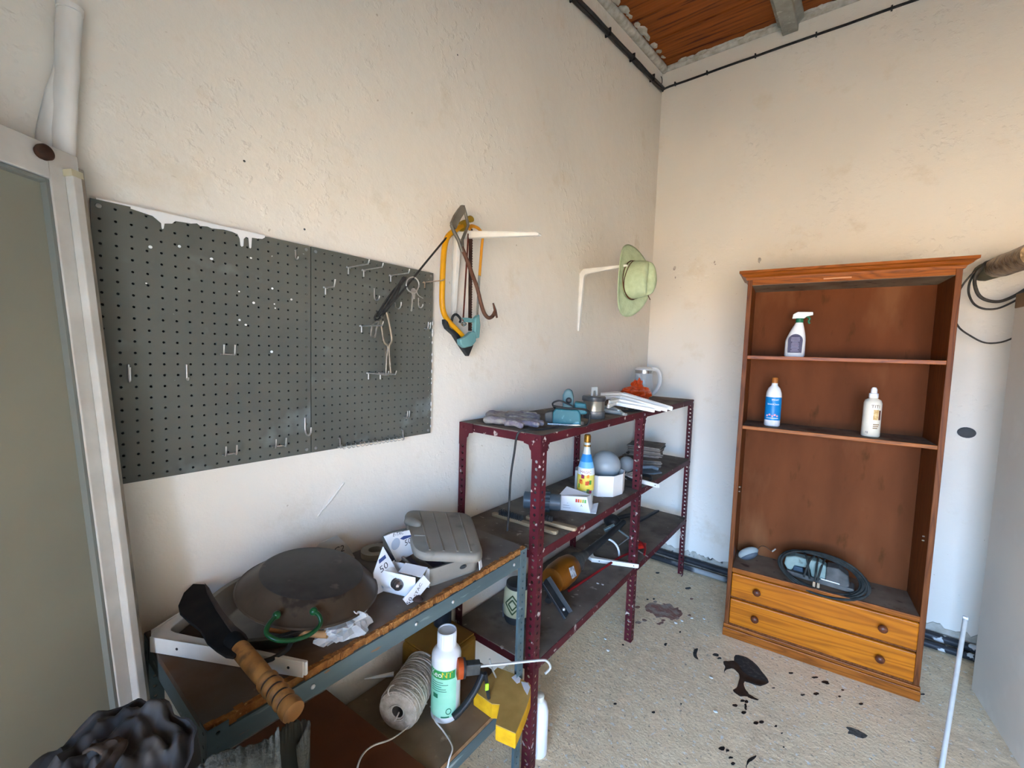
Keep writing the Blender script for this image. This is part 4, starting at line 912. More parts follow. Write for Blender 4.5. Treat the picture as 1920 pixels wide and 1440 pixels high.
# ---------------------------------------------------------------- things on the rack's top shelf
TZ = RZ
def lump(name, label, cat, parts, m, voxel=.005, group=None, M=None):
    mb = MB()
    for q in parts: mb.ball((0, 0, 0), 1, 14, 9, q[1], (M or Matrix()) @ T(*q[0]) @ Euler(q[2] if len(q) > 2 else (0, 0, 0)).to_matrix().to_4x4())
    o = mb.build(name, m, smooth=180)
    md = o.modifiers.new('merge', 'REMESH'); md.mode = 'VOXEL'; md.voxel_size = voxel; md.use_smooth_shade = True
    sm = o.modifiers.new('soften', 'SMOOTH'); sm.iterations = 2; sm.factor = .4
    return tag(o, label, cat, group)
M_glove = mat('dirty_work_glove', srgb('9a9286'), srgb('7a6e78'), rough=.95, scale=14, mixpos=(.4, .6), c3=srgb('b9b1a2'), s3=12, p3=(.58, .68), bump=.4, bscale=90)
def glove(M, label, seed):
    t = .020; mb = MB()
    def cap(p0, p1, r0, r1):                                     # one rounded, tapering finger
        p0 = Vector(p0); p1 = Vector(p1)
        mb.tube([p0, p0.lerp(p1, .5)+Vector((0, 0, .004)), p1.lerp(p0, .06)], [r0, (r0+r1)/2, r1], 12, M=M); mb.ball(p1.lerp(p0, .06), r1, 12, 8, M=M)
    mb.ball((0, 0, .014), 1, 20, 10, (.058, .048, .0155), M); mb.ball((-.06, 0, .016), 1, 18, 10, (.045, .036, .0165), M)
    mb.ball((-.095, 0, .018), 1, 16, 10, (.030, .036, .018), M)
    cap((.02, -.034, .013), (.098, -.052, .012), .0125, .0105); cap((.02, -.011, .014), (.116, -.016, .013), .0125, .0105)
    cap((.02, .012, .014), (.112, .018, .013), .0122, .0102); cap((.02, .033, .012), (.088, .050, .011), .0112, .0092); cap((-.03, -.035, .013), (.038, -.090, .013), .0135, .0110)
    o = mb.build('work_glove', M_glove, smooth=180)
    md = o.modifiers.new('merge', 'REMESH'); md.mode = 'VOXEL'; md.voxel_size = .0028; md.use_smooth_shade = True
    tx = bpy.data.textures.new('glove_creases', 'CLOUDS'); tx.noise_scale = .022; tx.noise_depth = 2
    dm_ = o.modifiers.new('creases', 'DISPLACE'); dm_.texture = tx; dm_.strength = .007; dm_.mid_level = .5; dm_.texture_coords = 'LOCAL'
    return tag(o, label, 'glove', 'work gloves')
glove(frame((.215, -1.985, TZ+.001), Vector((.80, .50, 0))), 'dirty grey-mauve work glove lying at the front of the rack top', 1)
glove(frame((.115, -1.86, TZ+.001), Vector((.55, .85, .0)), (0, -.18, 1)), 'stiff grey work glove behind the front glove on the rack top', 2)
# teal electric planer
pc = Vector((.345, -1.80, TZ)); PM = frame(pc, Vector((.80, .42, 0)))
pl = thing('electric_planer', 'teal electric planer with its black cord on the rack top', 'power tool', pc)
M_plan = mat('teal_casing', srgb('245a62'), srgb('2e666c'), rough=.5, scale=12, c3=srgb('6f9aa0'), s3=25, p3=(.62, .7))
M_plan2 = mat('grey_teal_casing', srgb('4d6a6e'), srgb('5d7678'), rough=.6, scale=14)
PXZ = Matrix(((1,0,0,0),(0,0,-1,0),(0,1,0,0),(0,0,0,1)))
MB().prism([(-.055, .006), (-.055, .05), (-.045, .066), (.045, .066), (.055, .05), (.058, .006)], -.045, .045, PM @ PXZ).build('planer_body', M_plan, pl, bevel=.005)
MB().prism([(-.018, .060), (-.020, .12), (-.012, .140), (.004, .146), (.018, .138), (.024, .115), (.026, .06)], -.020, .020, PM @ PXZ).build('front_grip', M_plan2, pl, bevel=.008, bseg=3)
MB().prism([(.030, .062), (.030, .095), (.075, .092), (.082, .05), (.055, .045)], -.032, .034, PM @ PXZ).build('motor_cover', M_plan, pl, bevel=.006)
MB().prism([(-.085, .008), (-.088, .045), (-.055, .055), (-.055, .008)], -.040, .040, PM @ PXZ).build('belt_cover', M_sdark, pl, bevel=.006)
MB().box(-.075, .070, -.046, .046, 0.0, .007, PM).build('sole_plate', mat('chrome', (.6, .6, .6)), pl, bevel=.001)
MB().lathe([(.012, 0), (.012, .006), (.006, .009)], 16, PM @ T(.006, -.021, .10) @ R(PI/2, 'X')).build('depth_knob', M_blackp, pl, smooth=40)
cd = [PM @ Vector(q) for q in ((-.05, -.03, .075), (-.045, -.06, .078), (.0, -.075, .074), (.07, -.065, .072), (.092, -.04, .05), (.085, -.055, .012), (.05, -.08, .006))]
e0 = cd[-1]
cd += [Vector((.385, -1.93, TZ+.006)), Vector((.36, -2.02, TZ+.006)), Vector((.33, -2.07, TZ+.007)), Vector((.315, -2.094, TZ-.01)), Vector((.306, -2.098, TZ-.08)), Vector((.298, -2.104, 1.10)), Vector((.296, -2.106, .97)), Vector((.297, -2.112, .905))]
MB().tube(spline(cd, 6), .0042, 8).build('power_cord', M_black, pl, smooth=60)
MB().tube(spline([PM @ Vector(q) for q in ((-.05, .03, .055), (-.058, -.03, .085), (-.03, -.052, .10), (.0, -.05, .09), (.03, -.052, .078))], 5), .0035, 8).build('cord_loop', M_black, pl, smooth=60)
# steel tin with black lid and clip
tc_ = Vector((.335, -1.545, TZ)); tn = thing('hole_saw_tin', 'round metal tin with black rim and upright grey clip on the rack top', 'tin', tc_)
MB().lathe([(.050, 0), (.052, .003), (.052, .032), (.050, .034)], 32, T(*tc_)).build('tin_base', mat('dark_tin', (.10, .10, .10), (.2, .2, .2), rough=.4, metal=.6, scale=20), tn, smooth=40)
MB().lathe([(.049, .033), (.049, .078), (.050, .080)], 32, T(*tc_)).build('tin_wall', mat('bright_tin', (.50, .47, .40), (.30, .28, .24), rough=.28, metal=.85, scale=18, stretch=(1, 1, .2)), tn, smooth=40)
MB().lathe([(.053, .079), (.054, .082), (.054, .096), (.050, .100), (.020, .101)], 32, T(*tc_)).build('tin_lid', mat('dark_lid', (.05, .05, .05), (.12, .12, .12), rough=.35, metal=.4, scale=20), tn, smooth=40)
MB().prism([(-.016, .100), (-.014, .140), (.014, .142), (.016, .100), (.008, .100), (.006, .124), (-.006, .124), (-.008, .100)], -.005, .005, T(*tc_) @ R(.9, 'Z') @ PXZ).build('clip', mat('grey_clip', srgb('a8a8a4'), rough=.4, metal=.2), tn, bevel=.001)
# grey pliers/clamp lying at the edge
cl_ = Vector((.375, -1.37, TZ)); CLM = frame(cl_, Vector((.62, -.3, 0)))
gp = thing('caulk_clamp', 'pale grey hand clamp lying at the front edge of the rack top', 'clamp', cl_)
M_pale = mat('pale_grey_metal', srgb('b0b4b2'), srgb('90948f'), rough=.4, metal=.3, scale=20)
MB().tube([CLM @ Vector(q) for q in ((-.13, .02, .02), (-.05, .02, .022), (.0, .012, .016), (.045, .0, .01))], [.010, .011, .010, .007], 10).build('clamp_arm', M_pale, gp, smooth=60)
MB().tube([CLM @ Vector(q) for q in ((-.12, -.02, .012), (-.05, -.018, .012), (.0, .0, .012), (.05, .012, .008))], [.009, .010, .010, .006], 10).build('clamp_arm', M_pale, gp, smooth=60)
MB().lathe([(.010, -.006), (.012, 0), (.010, .012)], 14, CLM @ T(0, .006, .014)).build('pivot', M_pale, gp, smooth=40)
# low wire tray with prongs
wt = Vector((.30, -1.12, TZ)); wk = thing('wire_rack_insert', 'dark wire plate holder with upright prongs on the rack top', 'wire holder', wt)
MB().tube([wt+Vector((.085*math.cos(a), .15*math.sin(a), .006)) for a in [2*PI*k/28 for k in range(28)]], .004, 8, closed=True).build('base_ring', M_black, wk, smooth=60)
for k, (x, y) in enumerate(((.05, -.05), (.02, -.03), (.06, .02), (.03, .05))):
    MB().tube([wt+Vector((x, y, .006)), wt+Vector((x, y, .05)), wt+Vector((x+.012, y+.03, .05)), wt+Vector((x+.012, y+.03, .006))], .0026, 6).build('prong', M_black, wk, smooth=60)
# pile of loose white brackets
PILE = 'loose white shelf brackets piled on the rack top'
def flat_bracket(c, da, La, Lb, label, group, tilt=0.0, flip=1, roll=0.0, w=.022):
    da = Vector(da).normalized(); up = Vector((0, 0, 1)); yb = up.cross(da)*flip
    up = da.cross(yb)
    Mb = Matrix(((da.x, yb.x, up.x, c[0]), (da.y, yb.y, up.y, c[1]), (da.z, yb.z, up.z, c[2]), (0, 0, 0, 1))) @ R(roll, 'X')
    return bracket(Mb, La, Lb, label, group, w)
def dirs(p, q): d = Vector(q)-Vector(p); return d.length, d.normalized()
for k, (uc, vc, ut, vt, h, lab_) in enumerate((
        (1163, 737, 1262, 767, .052, 'white shelf bracket on top of the pile, nearest the orange bag'),
        (1160, 742, 1252, 769, .040, 'white shelf bracket second from the top of the pile'),
        (1152, 748, 1240, 768, .028, 'white shelf bracket in the middle of the pile'),
        (1146, 754, 1228, 770, .014, 'white shelf bracket lowest in the pile on the rack top'))):
    c_ = PZ(uc, vc, TZ+.012+h+.02); e_ = PZ(ut, vt, TZ+.012+h*.35)
    L_, d_ = dirs(c_, e_); L_ = min(L_, .34); 
    e_ = c_+d_*L_
    flat_bracket(c_, d_, L_, .20, lab_, PILE, flip=1)
# crumpled orange bag
ob = Vector((.16, -.62, TZ)); mb = MB()
def crumple(c, rx, ry, rz, seed, n=26, m=18, amp=.35, fr=9):
    c = Vector(c)
    def fn(u, v):
        a = 2*PI*u; ph = -PI/2+PI*v; d = Vector((math.cos(ph)*math.cos(a), math.cos(ph)*math.sin(a), math.sin(ph)))
        s = 1+amp*(mnoise.noise(d*2.2+Vector((seed, 0, 0)))+.6*mnoise.noise(d*fr*.6+Vector((0, seed, 0))))
        q = Vector((d.x*rx*s, d.y*ry*s, d.z*rz*s)); z = max(q.z, -rz*.72)
        return c+Vector((q.x, q.y, z+rz*.72))
    return MB().surf(fn, n, m, True)
M_orange = mat('orange_plastic_film', srgb('e0521c'), srgb('c8400f'), rough=.4, scale=14)
obt = thing('orange_bag', 'crumpled orange plastic bag on the rack top beside the kettle', 'bag', ob)
crumple(ob, .085, .15, .055, 3, 34, 24, .35).build('bag_body', M_orange, obt)
crumple(ob+Vector((-.0, .03, .055)), .035, .055, .045, 8, 24, 16, .6).build('bag_knot', M_orange, obt)
# glass kettle
kp = Vector((.078, -.262, TZ)); kt = thing('glass_kettle', 'glass kettle with white handle and steel band in the corner of the rack', 'kettle', kp)
M_glass = mat('kettle_glass', (.75, .78, .78), rough=.05, alpha=.28, spec=.6)
MB().lathe([(.060, 0), (.066, .004), (.066, .018), (.062, .022)], 36, T(*kp)).build('kettle_base', mat('kettle_white', (.72, .70, .66), rough=.35), kt, smooth=40)
MB().lathe([(.064, .022), (.068, .05), (.064, .12), (.058, .168), (.056, .168), (.062, .12), (.066, .05), (.062, .024)], 36, T(*kp), cap=False).build('kettle_glass', M_glass, kt, smooth=60)
MB().lathe([(.058, .166), (.063, .168), (.063, .190), (.060, .192)], 36, T(*kp)).build('steel_band', mat('brushed_steel', (.55, .53, .50), rough=.25, metal=.9), kt, smooth=40)
MB().lathe([(.062, .191), (.063, .200), (.050, .210), (.030, .214), (0, .215)], 36, T(*kp)).build('kettle_lid', mat('kettle_white', (.72, .70, .66)), kt, smooth=50)
hd = (_r0*.9+Vector((0, -.35, 0))).normalized()
MB().tube(spline([kp+hd*a+Vector((0, 0, z)) for a, z in ((.05, .200), (.085, .196), (.108, .165), (.112, .11), (.098, .06), (.066, .022))], 6), [.011]*31, 10, flat=1.5).build('kettle_handle', mat('kettle_white', (.72, .70, .66)), kt, smooth=60)
# ---------------------------------------------------------------- things on the rack's middle shelf
MZ = RACK_Z[1]
# glass bottle with colourful sleeve
p = Vector((.275, -1.475, MZ)); M = at_face(p)
gb = thing('party_bottle', 'glass bottle with blue and yellow printed sleeve and gold foil neck on the middle shelf', 'bottle', p)
BP = [(.036, 0), (.040, .004), (.041, .13), (.038, .165), (.028, .205), (.018, .240), (.0145, .265), (.0145, .300)]
MB().lathe(BP, 32, M).build('bottle_body', mat('bottle_glass', (.60, .63, .60), (.55, .58, .52), rough=.12, spec=.6), gb, smooth=50)
def sleeve(z0, z1, m, a0=-PI, a1=PI, e=.0006):
    def rad(z):
        for (r0, h0), (r1, h1) in zip(BP, BP[1:]):
            if h0 <= z <= h1: return r0+(r1-r0)*(z-h0)/(h1-h0)+e
        return .0145
    zs = [z0+(z1-z0)*k/6 for k in range(7)]
    return MB().surf(lambda u, v: ((rad(z0+(z1-z0)*v))*math.cos(a0+(a1-a0)*u), (rad(z0+(z1-z0)*v))*math.sin(a0+(a1-a0)*u), z0+(z1-z0)*v), 28, 7, False, M).build('printed_sleeve', m, gb, smooth=60)
sleeve(.196, .232, mat('sleeve_blue', srgb('2f86c8'), rough=.35)); sleeve(.168, .196, mat('sleeve_light_blue', srgb('6fb0dc'), rough=.35)); sleeve(.135, .168, mat('sleeve_white', srgb('d6dde0'), rough=.35))
sleeve(.06, .135, mat('sleeve_yellow', srgb('e0c03a'), srgb('d8cf70'), rough=.35, scale=20)); sleeve(.03, .06, mat('sleeve_lilac', srgb('a8b4c0'), srgb('c8c060'), rough=.35, scale=30))
for k in range(11):
    a = rnd.uniform(-.95, .5); z = rnd.uniform(.045, .125)
    sleeve(z, z+rnd.uniform(.010, .022), mat('sleeve_patch_%d' % (k % 4), srgb(('c8502c', '4c8a3a', '8a2c48', 'e08a30')[k % 4]), rough=.35), a, a+rnd.uniform(.2, .4), .0010)
MB().surf(lambda u, v: (((.0405-.0006*0)+.0012)*math.cos(v*.62*math.cos(2*PI*u)-.05), (.0417)*math.sin(v*.62*math.cos(2*PI*u)-.05), .152+v*.016*math.sin(2*PI*u)), 24, 3, True, M).build('label_oval', M_inkw, gb)
cyl_text('MAGIC', .0185, .0424, .150, M, -.05).build('lettering', mat('maroon_ink', srgb('8a1c30'), rough=.5), gb)
MB().lathe([(.016, .288), (.0165, .296), (.0165, .318), (.013, .326), (0, .327)], 18, M).build('foil_cap', mat('gold_foil', srgb('a87a30'), srgb('7a5420'), rough=.35, metal=.7, scale=60), gb, smooth=40)
MB().lathe([(.0168, .268), (.0172, .272), (.0168, .276)], 18, M, cap=False).build('foil_ring', mat('gold_foil', (.3, .2, .1)), gb, smooth=40)
# white heart-like octagonal box with a grey globe in it
wc_ = Vector((.255, -1.27, MZ)); oct_ = thing('white_box', 'open white eight-sided cardboard box on the middle shelf', 'box', wc_)
ol = [(-.10, -.095), (-.13, -.04), (-.13, .05), (-.08, .125), (.03, .125), (.095, .09), (.115, .02), (.10, -.06), (.04, -.11)]
il = [(x*.965, y*.965) for x, y in ol]
n = len(ol); mb = MB(); hh = .105
mb.add([(x, y, 0) for x, y in ol]+[(x, y, hh) for x, y in ol]+[(x, y, hh) for x, y in il]+[(x, y, .004) for x, y in il],
       [tuple(range(n-1, -1, -1))]+[(i, (i+1) % n, n+(i+1) % n, n+i) for i in range(n)]+[(n+i, n+(i+1) % n, 2*n+(i+1) % n, 2*n+i) for i in range(n)]+[(2*n+i, 2*n+(i+1) % n, 3*n+(i+1) % n, 3*n+i) for i in range(n)]+[tuple(3*n+i for i in range(n))], T(*wc_))
mb.build('box_wall', mat('white_card', (.78, .74, .70), (.72, .68, .64), rough=.7, scale=6), oct_)
MB().prism([(x*.90, y*.55-.035) for x, y in ol], .074, .078, T(*wc_)).build('box_insert', mat('brown_card', srgb('8a8076'), rough=.9), oct_)
gl = wc_+Vector((.005, .045, .125)); M_globe = mat('smoky_globe', srgb('9aa0a2'), srgb('8b9296'), rough=.3, scale=3)
o = MB().ball(gl, .078, 30, 18).ball(gl, .0781, 4, 3, (.01, .01, .01)).build('glass_globe', M_globe, smooth=80)
tag(o, 'large grey glass lamp globe resting in the white box', 'lamp globe')
g2 = thing('light_bulb', 'small round grey bulb behind the white box on the middle shelf', 'light bulb', (.255, -.93, MZ))
MB().ball((.255, -.93, MZ+.075), .045, 24, 14).build('bulb_globe', M_globe, g2, smooth=80)
MB().lathe([(.013, -.0), (.013, .03), (.017, .036)], 14, T(.255, -.93, MZ)).build('bulb_base', mat('brushed_steel', (.5, .5, .5)), g2, smooth=40)
# crushed carton with energy label
lc = thing('bulb_carton', 'crushed white bulb carton with energy label on the middle shelf', 'carton', (.31, -1.60, MZ))
LC = frame((.295, -1.600, MZ), Vector((.80, .36, 0)))
M_card = mat('white_carton', (.74, .74, .75), (.66, .66, .68), rough=.6, scale=8)
MB().add([LC @ Vector(q) for q in ((-.075, -.045, 0), (.07, -.045, 0), (.078, .05, 0), (-.07, .045, 0), (-.080, -.030, .062), (.050, -.022, .066), (.066, .035, .060), (-.05, .050, .085))],
         [(0, 1, 5, 4), (1, 2, 6, 5), (2, 3, 7, 6), (3, 0, 4, 7), (4, 5, 6, 7), (3, 2, 1, 0)]).build('carton_body', M_card, lc, bevel=.002)
MB().add([LC @ Vector(q) for q in ((.068, -.048, .002), (.095, -.052, .004), (.100, .04, .022), (.078, .05, .012), (.068, -.047, .004), (.095, -.051, .006), (.100, .041, .024), (.078, .051, .014))], [(0, 1, 2, 3), (7, 6, 5, 4), (0, 4, 5, 1), (1, 5, 6, 2), (2, 6, 7, 3), (3, 7, 4, 0)]).build('carton_flap', M_card, lc)
cf = lambda x, z: LC @ Vector((x, -.0452+z*.34-.0010, z))
for i, h in enumerate(('c0392b', 'd35400', 'e0a030', '9aae40', '5aa050')):
    x0 = .0+i*.010
    MB().add([cf(x0, .040), cf(x0+.008, .040), cf(x0+.008, .054), cf(x0, .054)], [(0, 1, 2, 3)]).build('label_bar', mat('label_%s' % h, srgb(h), rough=.6), lc)
for i in range(4): MB().add([cf(-.055+.0*i, .012+i*.010), cf(-.02-.006*i, .012+i*.010), cf(-.02-.006*i, .0145+i*.010), cf(-.055, .0145+i*.010)], [(0, 1, 2, 3)]).build('fine_print', mat('grey_print', (.35, .35, .38), rough=.6), lc)
text_mb('A', .014, lambda x, y: cf(.028+x, .028+y)).build('lettering', M_ink, lc)
# grey plastic pipe union
pu = thing('pipe_union', 'dark grey plastic pipe union lying on the middle shelf', 'pipe fitting', (.205, -1.735, MZ))
UM = frame((.20, -1.735, MZ+.046), Vector((.80, .44, 0)), (0, 0, 1)) @ R(PI/2, 'Y')
M_pvc = mat('grey_pvc', srgb('4a5258'), srgb('565e64'), rough=.35, scale=10)
MB().lathe([(.030, -.085), (.037, -.082), (.037, -.03), (.030, -.03)], 28, UM).build('socket', M_pvc, pu, smooth=40)
MB().lathe([(.030, .082), (.036, .080), (.036, .03), (.030, .03)], 28, UM).build('socket', M_pvc, pu, smooth=40)
nut = []
for k in range(48): r_ = .046 if k % 4 < 2 else .043; a = 2*PI*k/48; nut.append((r_*math.cos(a), r_*math.sin(a)))
MB().prism(nut, -.030, .034, UM).build('union_nut', mat('grey_pvc_nut', srgb('3c4348'), rough=.4), pu)
# two wire brushes
def wire_brush(p0, p1, label, hw, bx0, bx1):
    p0 = Vector(p0); p1 = Vector(p1); Lb = (p1-p0).length; t = thing('wire_brush', label, 'brush', p0, 0, 'wooden wire brushes on the middle shelf'); F = frame(p0, p1-p0)
    pts = [(0, -.010), (.01, -.013), (Lb*.45, -.012), (Lb*.55, -.015), (Lb-.01, -.015), (Lb, -.010), (Lb, .010), (Lb-.01, .015), (Lb*.55, .015), (Lb*.45, .012), (.01, .013), (0, .010)]
    MB().prism(pts, .0, .014, F @ T(0, 0, .001)).build('brush_handle', mat('pale_beech', srgb('a89274'), srgb('8f7a5e'), rough=.7, scale=10, stretch=(.3, 3, 3)), t, bevel=.003)
    for i in range(int((bx1-bx0)/.009)):
        for j in (-.009, -.003, .003, .009):
            x = bx0+i*.009; F_ = F @ T(x, j, .015)
            mb_ = MB().tube([F_ @ Vector((0, 0, 0)), F_ @ Vector((rnd.uniform(-.003, .003), rnd.uniform(-.003, .003), .020))], .0018, 5)
            mb_.build('bristle_tuft', M_blackp, t)
    return t
wire_brush((.07, -1.925, MZ), (.385, -1.905, MZ), 'wooden wire brush with dark bristles, front one behind the near post', .012, .04, .16)
wire_brush((.20, -1.855, MZ), (.425, -1.825, MZ), 'wooden wire brush with pale cut end at the shelf edge', .012, .02, .13)
# stack of grey cardboard tiles
M_cs = mat('grey_brown_card', srgb('6a6058'), srgb('7c7268'), rough=.9, scale=12); M_cs2 = mat('grey_card_edge', srgb('8a8076'), srgb('6c645c'), rough=.9, scale=40)
for k in range(13):
    cx, cy, rz = (.185+rnd.uniform(-.012, .012), -.44+rnd.uniform(-.014, .014), .25+rnd.uniform(-.12, .12))
    if k < 5: cx, cy, rz = (.20+rnd.uniform(-.01, .01), -.54+rnd.uniform(-.01, .01), .5+rnd.uniform(-.1, .1))
    kk = k if k < 5 else k
    z0 = MZ+.0005+kk*.0088
    pts = [(-.105, -.11), (-.03, -.112+rnd.uniform(-.004, .004)), (.105, -.108), (.108, .02), (.104, .11), (-.02, .108), (-.106, .112)]
    o = MB().prism([(x+rnd.uniform(-.003, .003), y+rnd.uniform(-.003, .003)) for x, y in pts], 0, .0080, T(cx, cy, z0) @ R(rz, 'Z')).build('card_sheet', M_cs if k % 3 else M_cs2)
    ordn = ('lowest', 'second lowest', 'third lowest', 'fourth lowest', 'fifth lowest', 'sixth', 'seventh', 'eighth', 'ninth', 'fourth from top', 'third from top', 'second from top', 'topmost')[k]
    tag(o, ('loose grey sheet jutting towards the post, %s of the cardboard stack' if k < 5 else 'grey-brown corrugated sheet, %s of the stack on the middle shelf') % ordn, 'cardboard', 'stacked cardboard sheets')
# white bracket and blue-grey dish
a_ = PZ(1168, 893, MZ+.012); b_ = PZ(1236, 912, MZ+.012); L_, d_ = dirs(a_, b_)
flat_bracket(a_, d_, L_, .14, 'white shelf bracket poking out of the middle shelf', None, flip=-1)
dp = Vector((.30, -.76, MZ)); ds = thing('grey_float', 'blue-grey plastic float with flat handle on the middle shelf', 'float', dp); DMx = frame(dp, Vector((.6, .55, 0)))
MB().prism([(-.10, -.05), (.04, -.055), (.10, -.03), (.105, .02), (.04, .05), (-.10, .045)], .001, .010, DMx).build('float_plate', mat('blue_grey_plastic', srgb('5f6a74'), srgb('6f7a82'), rough=.5, scale=14), ds, bevel=.003)
MB().tube([DMx @ Vector(q) for q in ((-.05, 0, .008), (-.04, 0, .030), (.05, 0, .034), (.085, 0, .022))], .011, 10).build('float_handle', mat('blue_grey_plastic', (.1, .1, .1)), ds, smooth=60)
dk = thing('dark_hose', 'short dark hose coil behind the rack post on the middle shelf', 'hose', (.20, -.86, MZ))
MB().tube([(.33+.07*math.cos(a), -.93+.08*math.sin(a), MZ+.009+.004*math.sin(a*2)) for a in [2*PI*k/24 for k in range(24)]], .008, 8, closed=True).build('hose_loop', M_blackp, dk, smooth=60)

# ---------------------------------------------------------------- bottom shelf of the rack
LZ = RACK_Z[2]
cp = Vector((.200, -1.90, LZ)); ct = thing('patterned_can', 'dark round can with cream and green geometric pattern on the bottom shelf', 'can', cp); M = at_face(cp) @ Matrix.Scale(.80, 4)
MB().lathe([(.060, 0), (.066, .004), (.072, .02), (.074, .045)], 30, M).build('can_base', M_blackp, ct, smooth=50)
MB().lathe([(.074, .045), (.076, .10), (.072, .165), (.060, .185)], 30, M).build('can_body', mat('cream_enamel', srgb('a8a486'), srgb('969274'), rough=.5, scale=10), ct, smooth=50)
MB().lathe([(.061, .184), (.064, .188), (.062, .205), (.02, .21)], 30, M).build('can_lid', M_blackp, ct, smooth=50)
M_green = mat('green_print', srgb('3c4a2e'), rough=.6)
for s_ in (1.0, .55):
    q = [(0, .050*s_), (.042*s_, 0), (0, -.050*s_), (-.042*s_, 0)]
    for (x0, y0), (x1, y1) in zip(q, q[1:]+q[:1]):
        MB().tube([M @ Vector((.0765*math.cos(-.35+(x0+(x1-x0)*k/5)/.076), .0765*math.sin(-.35+(x0+(x1-x0)*k/5)/.076), .115+y0+(y1-y0)*k/5)) for k in range(6)], .003, 5).build('printed_line', M_green, ct)
o = MB().box(-.045, .045, -.0009, .0009, 0, .10, frame((.118, -1.895, LZ), Vector((.5, -.6, 0)), (0.25, .3, 1))).build('blue_card', mat('pale_blue_card', srgb('7e8c9c'), rough=.6)); tag(o, 'small pale blue card leaning behind the patterned can', 'card')
# amber demolition hammer / strimmer motor with long dark shaft
hp = Vector((.20, -1.50, LZ)); hm = thing('amber_power_tool', 'amber power tool with dark shaft lying on the bottom shelf', 'power tool', hp)
A0 = PZ(1040, 1085, LZ+.075); A1 = PZ(1165, 985, LZ+.10); HMx = frame(A0, A1-A0)
HL = HMx @ R(PI/2, 'Y')
M_amber = mat('amber_casing', srgb('8a5212'), srgb('744210'), rough=.4, scale=10, c3=srgb('4a2c10'), s3=12, p3=(.62, .72))
MB().lathe([(.030, -.03), (.058, -.02), (.066, .02), (.066, .10), (.058, .15), (.050, .16)], 28, HL).build('motor_casing', M_amber, hm, smooth=50)
MB().lathe([(.052, .155), (.050, .20), (.030, .25), (.024, .30)], 24, HL).build('gear_collar', M_sdark, hm, smooth=50)
MB().tube([HMx @ Vector((.28, 0, 0)), HMx @ Vector((.52, 0, .0)), HMx @ Vector((.80, .0, .01))], [.022, .018, .016], 12).build('shaft', M_blackp, hm, smooth=60)
MB().prism([(-.02, -.024), (.022, -.026), (.024, .020), (-.016, .026)], 0, .0012, frame(HMx @ Vector((.06, -.060, .027)), HMx.to_3x3() @ Vector((1, 0, 0)), HMx.to_3x3() @ Vector((0, -.9, .42)))).build('rating_plate', mat('paper_label', (.55, .55, .56), (.20, .20, .22), rough=.5, scale=70), hm)
MB().tube([HMx @ Vector((-.02, .0, -.03)), HMx @ Vector((-.10, -.03, -.05))], .016, 10).build('rear_grip', M_blackp, hm, smooth=60)
# black sprayer lance / blade cover leaning
B0 = PX(1012, 1085, .16); B1 = PZ(1062, 1156, LZ+.012); B0 = PZ(1020, 1090, LZ+.14)
bk = thing('blade_guard', 'dark grey angled blade guard leaning at the front of the bottom shelf', 'blade guard', B1)
BMx = frame(B0, B1-B0); Lq = (B1-B0).length
MB().box(0, Lq, -.022, .022, -.006, .006, BMx).build('guard_plate', mat('dark_steel', (.02, .022, .026), (.04, .045, .05), rough=.45, metal=.4, scale=14), bk, bevel=.002)
MB().box(.0, Lq, .022, .026, -.006, .026, BMx).build('guard_flange', mat('slate_steel', (.06, .065, .07), rough=.5, metal=.3), bk, bevel=.001)
MB().ball(BMx @ Vector((Lq*.82, .0, .008)), .008, 10, 6).build('rivet', M_bolt, bk, smooth=60)
# white bracket
a_ = PZ(1103, 1049, LZ+.014); b_ = PZ(1198, 1062, LZ+.014); L_, d_ = dirs(a_, b_)
flat_bracket(a_, d_, L_, .17, 'white shelf bracket lying on the bottom shelf of the rack', None, flip=-1)
o = MB().tube([PY(1134+27*math.cos(a), 1040+30*math.sin(a), -1.06) for a in [2*PI*k/28 for k in range(28)]], .0058, 10, closed=True).build('white_ring', M_hdpe, smooth=60); tag(o, 'white plastic ring standing on the bottom shelf', 'ring')
# red bar clamp
rc_ = thing('bar_clamp', 'red steel bar clamp lying along the bottom shelf edge', 'clamp', PZ(1150, 1060, LZ))
M_red = mat('red_enamel', srgb('8a1c1e'), srgb('74161a'), rough=.4, scale=12); M_redb = mat('bright_red', srgb('c22a20'), rough=.4)
r0 = PZ(1066, 1108, LZ+.008); r1 = PZ(1160, 1046, LZ+.016); r2 = PZ(1182, 1036, LZ+.024); r3 = PZ(1183, 1010, LZ+.05); r4 = PZ(1208, 1022, LZ+.045); r5 = PZ(1208, 1040, LZ+.02)
MB().tube([r0, r0.lerp(r1, .5), r1, r2], .0065, 8).build('clamp_bar', M_red, rc_, smooth=60)
MB().tube(spline([r2, r3, r4, r5], 5), .007, 8).build('clamp_jaw', M_red, rc_, smooth=60)
MB().prism([(-.02, -.012), (.03, -.016), (.05, 0), (.03, .014), (-.02, .012)], -.010, .010, frame(PZ(1200, 1024, LZ+.035), Vector((.25, .6, 0)), (0.2, -.2, 1))).build('clamp_handle', M_redb, rc_, bevel=.003)
MB().tube([PZ(1180, 1022, LZ+.03), PZ(1215, 1044, LZ+.012)], [.004, .003], 8).build('clamp_screw', M_wire, rc_, smooth=60)
